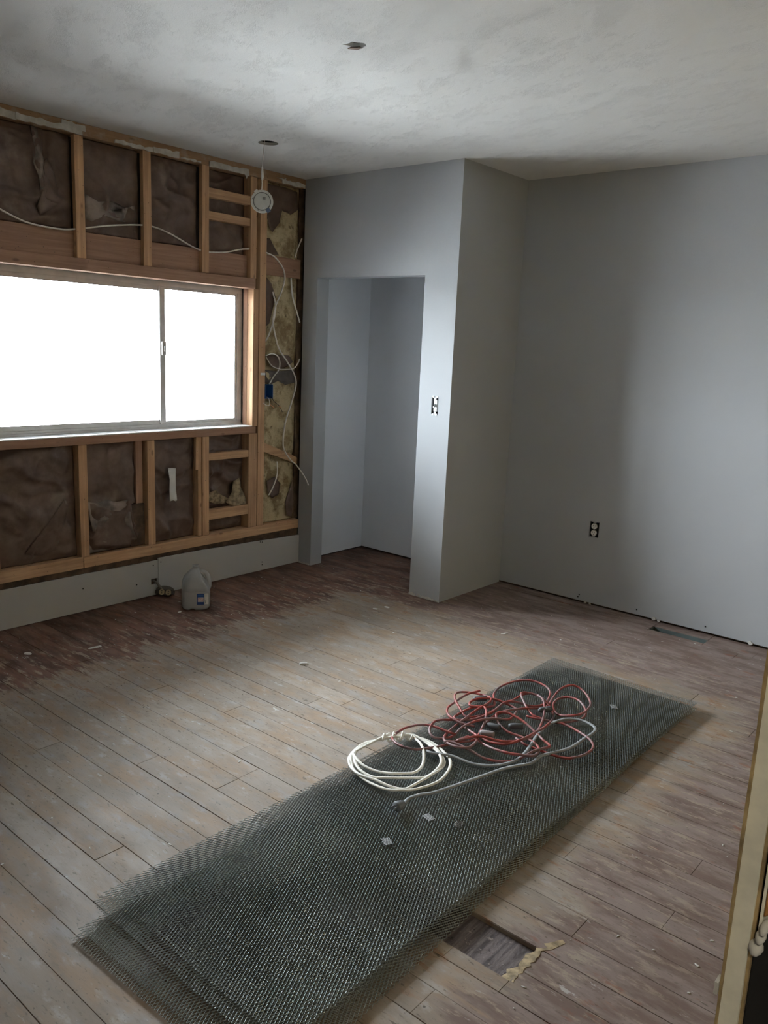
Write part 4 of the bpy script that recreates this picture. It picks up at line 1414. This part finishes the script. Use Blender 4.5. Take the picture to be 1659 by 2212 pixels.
# ---- cords on the lath
WHITE_PTS = [(2.177, 1.576), (2.197, 1.603), (2.271, 1.616), (2.358, 1.582), (2.403, 1.54), (2.433, 1.48), (2.442, 1.41), (2.418, 1.323), (2.392, 1.281), (2.354, 1.253), (2.276, 1.251), (2.194, 1.269), (2.15, 1.295), (2.116, 1.339), (2.095, 1.416), (2.113, 1.495), (2.137, 1.549), (2.162, 1.582), (2.2, 1.599), (2.249, 1.601), (2.313, 1.581), (2.375, 1.54), (2.401, 1.489), (2.408, 1.415), (2.404, 1.34), (2.394, 1.296), (2.353, 1.271), (2.296, 1.265), (2.219, 1.26), (2.162, 1.293), (2.118, 1.348), (2.101, 1.429), (2.117, 1.498), (2.152, 1.552), (2.186, 1.595), (2.229, 1.597), (2.285, 1.584), (2.336, 1.56), (2.38, 1.517), (2.398, 1.472), (2.402, 1.402), (2.368, 1.348), (2.316, 1.297), (2.272, 1.274), (2.211, 1.28), (2.156, 1.314), (2.12, 1.365), (2.106, 1.434), (2.126, 1.501), (2.155, 1.548), (2.181, 1.593), (2.216, 1.583), (2.259, 1.558), (2.308, 1.51), (2.349, 1.451), (2.361, 1.395), (2.345, 1.356), (2.309, 1.324), (2.259, 1.307), (2.207, 1.303), (2.16, 1.318), (2.127, 1.343), (2.119, 1.394), (2.123, 1.451), (2.125, 1.506), (2.119, 1.546)]
RED_PTS = [(2.307, 1.704), (2.188, 1.687), (2.126, 1.645), (2.128, 1.572), (2.163, 1.511), (2.221, 1.478), (2.274, 1.498), (2.294, 1.574), (2.314, 1.652), (2.341, 1.739), (2.343, 1.662), (2.386, 1.739), (2.459, 1.778), (2.498, 1.874), (2.497, 1.966), (2.458, 2.088), (2.393, 2.195), (2.327, 2.241), (2.285, 2.228), (2.277, 2.16), (2.288, 2.047), (2.306, 1.959), (2.281, 1.895), (2.247, 1.86), (2.207, 1.813), (2.193, 1.731), (2.223, 1.653), (2.263, 1.637), (2.288, 1.707), (2.281, 1.783), (2.305, 1.845), (2.341, 1.905), (2.376, 1.954), (2.359, 2.026), (2.338, 2.084), (2.308, 2.094), (2.265, 2.092), (2.23, 2.077), (2.199, 2.031), (2.192, 1.975), (2.208, 1.937), (2.242, 1.953), (2.265, 2.023), (2.224, 2.092), (2.185, 2.154), (2.174, 2.226), (2.204, 2.295), (2.257, 2.335), (2.323, 2.334), (2.363, 2.308), (2.383, 2.255), (2.388, 2.204), (2.37, 2.144), (2.326, 2.112), (2.295, 2.067), (2.291, 1.982), (2.263, 1.928), (2.231, 1.882), (2.179, 1.908), (2.126, 1.949), (2.093, 2.014), (2.099, 2.072), (2.142, 2.101), (2.201, 2.09), (2.241, 2.04), (2.252, 1.982), (2.247, 1.931), (2.244, 1.795), (2.278, 1.675), (2.319, 1.626), (2.372, 1.615), (2.407, 1.642), (2.396, 1.704), (2.363, 1.76), (2.303, 1.793), (2.21, 1.835), (2.2, 1.87), (2.219, 1.942), (2.251, 1.968), (2.291, 1.931), (2.33, 1.857), (2.356, 1.777), (2.358, 1.733), (2.34, 1.68), (2.316, 1.624), (2.351, 1.632), (2.41, 1.638), (2.481, 1.651), (2.554, 1.703), (2.587, 1.788), (2.607, 1.856), (2.592, 1.89), (2.55, 1.926), (2.501, 1.958), (2.428, 1.982), (2.357, 1.985), (2.325, 1.959), (2.34, 1.929), (2.372, 1.9), (2.418, 1.886), (2.472, 1.894), (2.531, 1.884), (2.577, 1.842), (2.598, 1.799), (2.603, 1.754), (2.575, 1.73), (2.529, 1.709), (2.458, 1.712), (2.389, 1.741), (2.354, 1.786), (2.319, 1.896), (2.329, 1.983), (2.366, 2.046), (2.395, 2.109), (2.418, 2.159), (2.423, 2.158), (2.399, 2.243), (2.386, 2.346), (2.403, 2.424), (2.453, 2.43), (2.514, 2.376), (2.558, 2.269), (2.563, 2.188), (2.512, 2.156), (2.468, 2.17), (2.423, 2.226), (2.419, 2.276), (2.451, 2.304), (2.503, 2.295), (2.559, 2.243), (2.57, 2.183), (2.518, 2.104), (2.468, 2.079), (2.414, 2.069), (2.341, 2.128), (2.293, 2.191), (2.321, 2.227), (2.372, 2.23), (2.432, 2.193), (2.48, 2.123), (2.511, 2.004), (2.517, 1.916), (2.512, 1.865), (2.475, 1.795), (2.409, 1.773), (2.364, 1.785)]
RED2_PTS = [(2.405, 2.045), (2.454, 2.057), (2.536, 2.103), (2.616, 2.086), (2.679, 2.045), (2.716, 1.992), (2.717, 1.929), (2.686, 1.871), (2.637, 1.854), (2.573, 1.849), (2.515, 1.845), (2.472, 1.858)]
RED3_PTS = [(2.146, 2.104), (2.118, 2.046), (2.122, 1.944), (2.146, 1.873), (2.194, 1.817), (2.256, 1.806), (2.305, 1.831)]
GRAY_PTS = [(2.274, 1.549), (2.318, 1.54), (2.377, 1.578), (2.454, 1.594), (2.518, 1.633), (2.56, 1.7), (2.559, 1.771), (2.534, 1.865), (2.507, 1.964), (2.501, 2.054), (2.526, 2.131), (2.574, 2.167), (2.63, 2.161), (2.657, 2.128), (2.654, 2.053), (2.647, 1.945), (2.625, 1.869), (2.608, 1.81), (2.612, 1.732), (2.588, 1.682), (2.559, 1.629), (2.535, 1.562), (2.49, 1.35), (2.46, 1.297), (2.444, 1.256), (2.453, 1.216)]
CONN_PTS = [(2.183, 2.048), (2.382, 1.799), (2.436, 2.135), (2.361, 1.874), (2.427, 1.93)]



def heights(pts, base, amp, seed, freq=2.2):
    out = []
    s = 0.0
    for i, (x, y) in enumerate(pts):
        if i:
            s += math.hypot(x - pts[i - 1][0], y - pts[i - 1][1])
        out.append((x, y, base + amp * (0.5 + 0.5 * math.sin(seed + s * freq * 2 * PI / 0.9 + 1.3 * math.sin(s * 3.1)))))
    return out


t = empty('extension_cord', (2.40, 1.95, LZ), 'tangled dusty red extension cord heaped on the metal lath', 'cord')
tube('cord', heights(RED_PTS, LZ + 0.006, 0.026, 0.3), 0.0047, M_REDCORD, t, per=5, sides=8)
tube('cord', heights(RED2_PTS, LZ + 0.006, 0.010, 1.0), 0.0047, M_REDCORD, t, per=6, sides=8)
tube('cord', heights(RED3_PTS, LZ + 0.006, 0.016, 2.0), 0.0047, M_REDCORD, t, per=6, sides=8)
for i, ((x, y), an) in enumerate(zip(CONN_PTS, (0.9, 0.35, 1.0, 0.2, 0.6))):
    z = LZ + 0.016 + 0.004 * (i % 3)
    d = Vector((math.cos(an), math.sin(an), 0.03)) * 0.028
    c = Vector((x, y, z))
    v, f = tube_vf([c - d, c - d * 0.7, c, c + d * 0.8, c + d], 0.012, 12, taper=lambda q: (0.55, 0.9, 1.0, 1.0, 0.85)[min(4, int(round(q * 4)))])
    mk('connector', v, f, M_PLUG if i != 1 else plain('dusty_mauve_connector', (0.26, 0.22, 0.22), 0.6), t, smooth=True)

t = empty('extension_cord', (2.52, 1.7, LZ), 'flat grey extension cord snaking over the lath to its plug', 'cord')
gp = heights(GRAY_PTS, LZ + 0.006, 0.010, 0.5)
tube('cord', gp, 0.0068, M_GRAYCORD, t, per=7, sides=10, flat=0.62)
e = Vector(gp[-1])
dr = (Vector(gp[-1]) - Vector(gp[-2])).normalized()
dr = Vector((-0.10, -0.99, -0.02)).normalized()
pl = [e - dr * 0.004, e + dr * 0.004, e + dr * 0.016, e + dr * 0.026, e + dr * 0.030]
v, f = tube_vf([p + Vector((0, 0, 0.008)) for p in pl], 0.018, 14, 0.85, taper=lambda q: (0.5, 0.75, 0.95, 1.0, 0.95)[min(4, int(round(q * 4)))])
pg = mk('plug', v, f, plain('grey_plug_rubber', (0.15, 0.155, 0.16), 0.5), t, smooth=True)
sd = dr.cross(Vector((0, 0, 1))).normalized()
for s in (-1, 1):
    c = pl[-1] + Vector((0, 0, 0.010)) + sd * 0.0065 * s
    FF = Frame(c, sd, (0, 0, 1))
    m = MB()
    a = c
    m.add([tuple(c + sd * p[0] + Vector((0, 0, 1)) * p[1] + dr * p[2]) for p in ((-0.0008, -0.003, 0), (0.0008, -0.003, 0), (0.0008, 0.003, 0), (-0.0008, 0.003, 0), (-0.0008, -0.003, 0.016), (0.0008, -0.003, 0.016), (0.0008, 0.003, 0.016), (-0.0008, 0.003, 0.016))], BOXF)
    m.build('prong', M_METAL, pg)

t = empty('cable_coil', (2.28, 1.43, LZ), 'coil of white flat cable tied with its own end, lying on the lath', 'cable coil')
wp = []
for i, (x, y) in enumerate(WHITE_PTS):
    q = i / len(WHITE_PTS)
    wp.append((x, y, LZ + 0.007 + 0.005 * math.floor(q * 4) * 0.7 + 0.003 * math.sin(i * 1.7)))
tube('cable', wp, 0.0056, M_COIL, t, per=6, sides=10, flat=0.7)
# the tie: the cable's end spiralled three times round the bundle
ctr = [(2.119, 1.500), (2.139, 1.535), (2.160, 1.565), (2.188, 1.592)]
sp = spline([(a, b, LZ + 0.012) for a, b in ctr], 24)
hel = []
for i, p in enumerate(sp):
    a = i / len(sp) * 3.2 * 2 * PI
    d = (Vector((0.62, 0.78, 0)))
    s = Vector((d.y, -d.x, 0))
    hel.append(Vector(p) + s * (0.020 * math.cos(a)) + Vector((0, 0, 0.013 * math.sin(a))))
v, f = tube_vf(hel, 0.0050, 8, 0.8)
mk('tie_wrap', v, f, M_COIL, t, smooth=True)

# ---- crumbs and flakes on the floor


def flake(x, y, r, h, seed, squash=0.6):
    q = random.Random(seed)
    n = 8
    an = q.uniform(0, PI)
    ca, sa = math.cos(an), math.sin(an)
    v = []
    for (k, zz) in ((1.0, 0.0), (0.9, h * 0.6), (0.45, h)):
        for i in range(n):
            a = 2 * PI * i / n
            rr_ = r * k * (0.75 + 0.4 * random.Random(seed * 31 + i).random())
            u, w = rr_ * math.cos(a), rr_ * squash * math.sin(a)
            v.append((x + u * ca - w * sa, y + u * sa + w * ca, 0.0007 + zz))
    f = []
    for j in range(2):
        for i in range(n):
            i2 = (i + 1) % n
            f.append((j * n + i, j * n + i2, (j + 1) * n + i2, (j + 1) * n + i))
    f += [tuple(range(n))[::-1], tuple(2 * n + i for i in range(n))]
    return v, f


for (x, y, r, h, lb) in ((1.327, 1.872, 0.022, 0.010, 'white plaster lump on the pale middle of the floor'),
                         (0.504, 1.303, 0.040, 0.002, 'long white paint flake on the brown border left of the jug'),
                         (0.367, 1.046, 0.022, 0.002, 'white paint flake on the brown border near the left edge'),
                         (0.282 + 0.06, 1.90, 0.014, 0.002, 'small pale flake on the floor just in front of the jug'),
                         (1.045, 2.801, 0.020, 0.003, 'white flake on the floor before the closet doorway'),
                         (1.02, 2.73, 0.017, 0.003, 'off-white flake on the pale floor near the closet corner'),
                         (1.75, 2.93, 0.024, 0.002, 'thin white flake on the brown border near the back wall')):
    v, f = flake(x, y, r, h, int(x * 1000), 0.35 if 'long' in lb or 'thin' in lb else 0.65)
    tag(mk('paint_flake', v, f, M_PLASTER), lb, 'paint flake', 'paint flakes on the floor')
m = MB()
rr = random.Random(77)
cnt = 0
while cnt < 300:
    x, y = rr.uniform(0.05, 3.7), rr.uniform(0.0, 3.7)
    if 2.08 < x < 2.9 and 0.2 < y < 2.8:
        continue
    if (y > D1 - 0.02 and x < WC + 0.02 and not (0.15 < x < 0.95)) or (VENT[0] - 0.03 < x < VENT[1] + 0.03 and y > VENT[2] - 0.03):
        continue
    if PATCH[0] < x < PATCH[1] + 0.03 and PATCH[2] - 0.02 < y < PATCH[3] + 0.02:
        continue
    edge = min(x - 0.7, 2.93 - y, 3.04 - x)
    if edge > 0.05 and rr.random() < 0.55:
        continue
    v, f = flake(x, y, rr.choice((0.002, 0.0025, 0.003, 0.004, 0.007)) * rr.uniform(0.7, 1.2), rr.uniform(0.0006, 0.0018), cnt + 500, rr.uniform(0.3, 0.8))
    m.add(v, f)
    cnt += 1
o = m.build('plaster_crumbs', M_PLASTER)
tag(o, 'scattered white plaster crumbs and paint chips on the floor', 'debris', None, 'stuff')
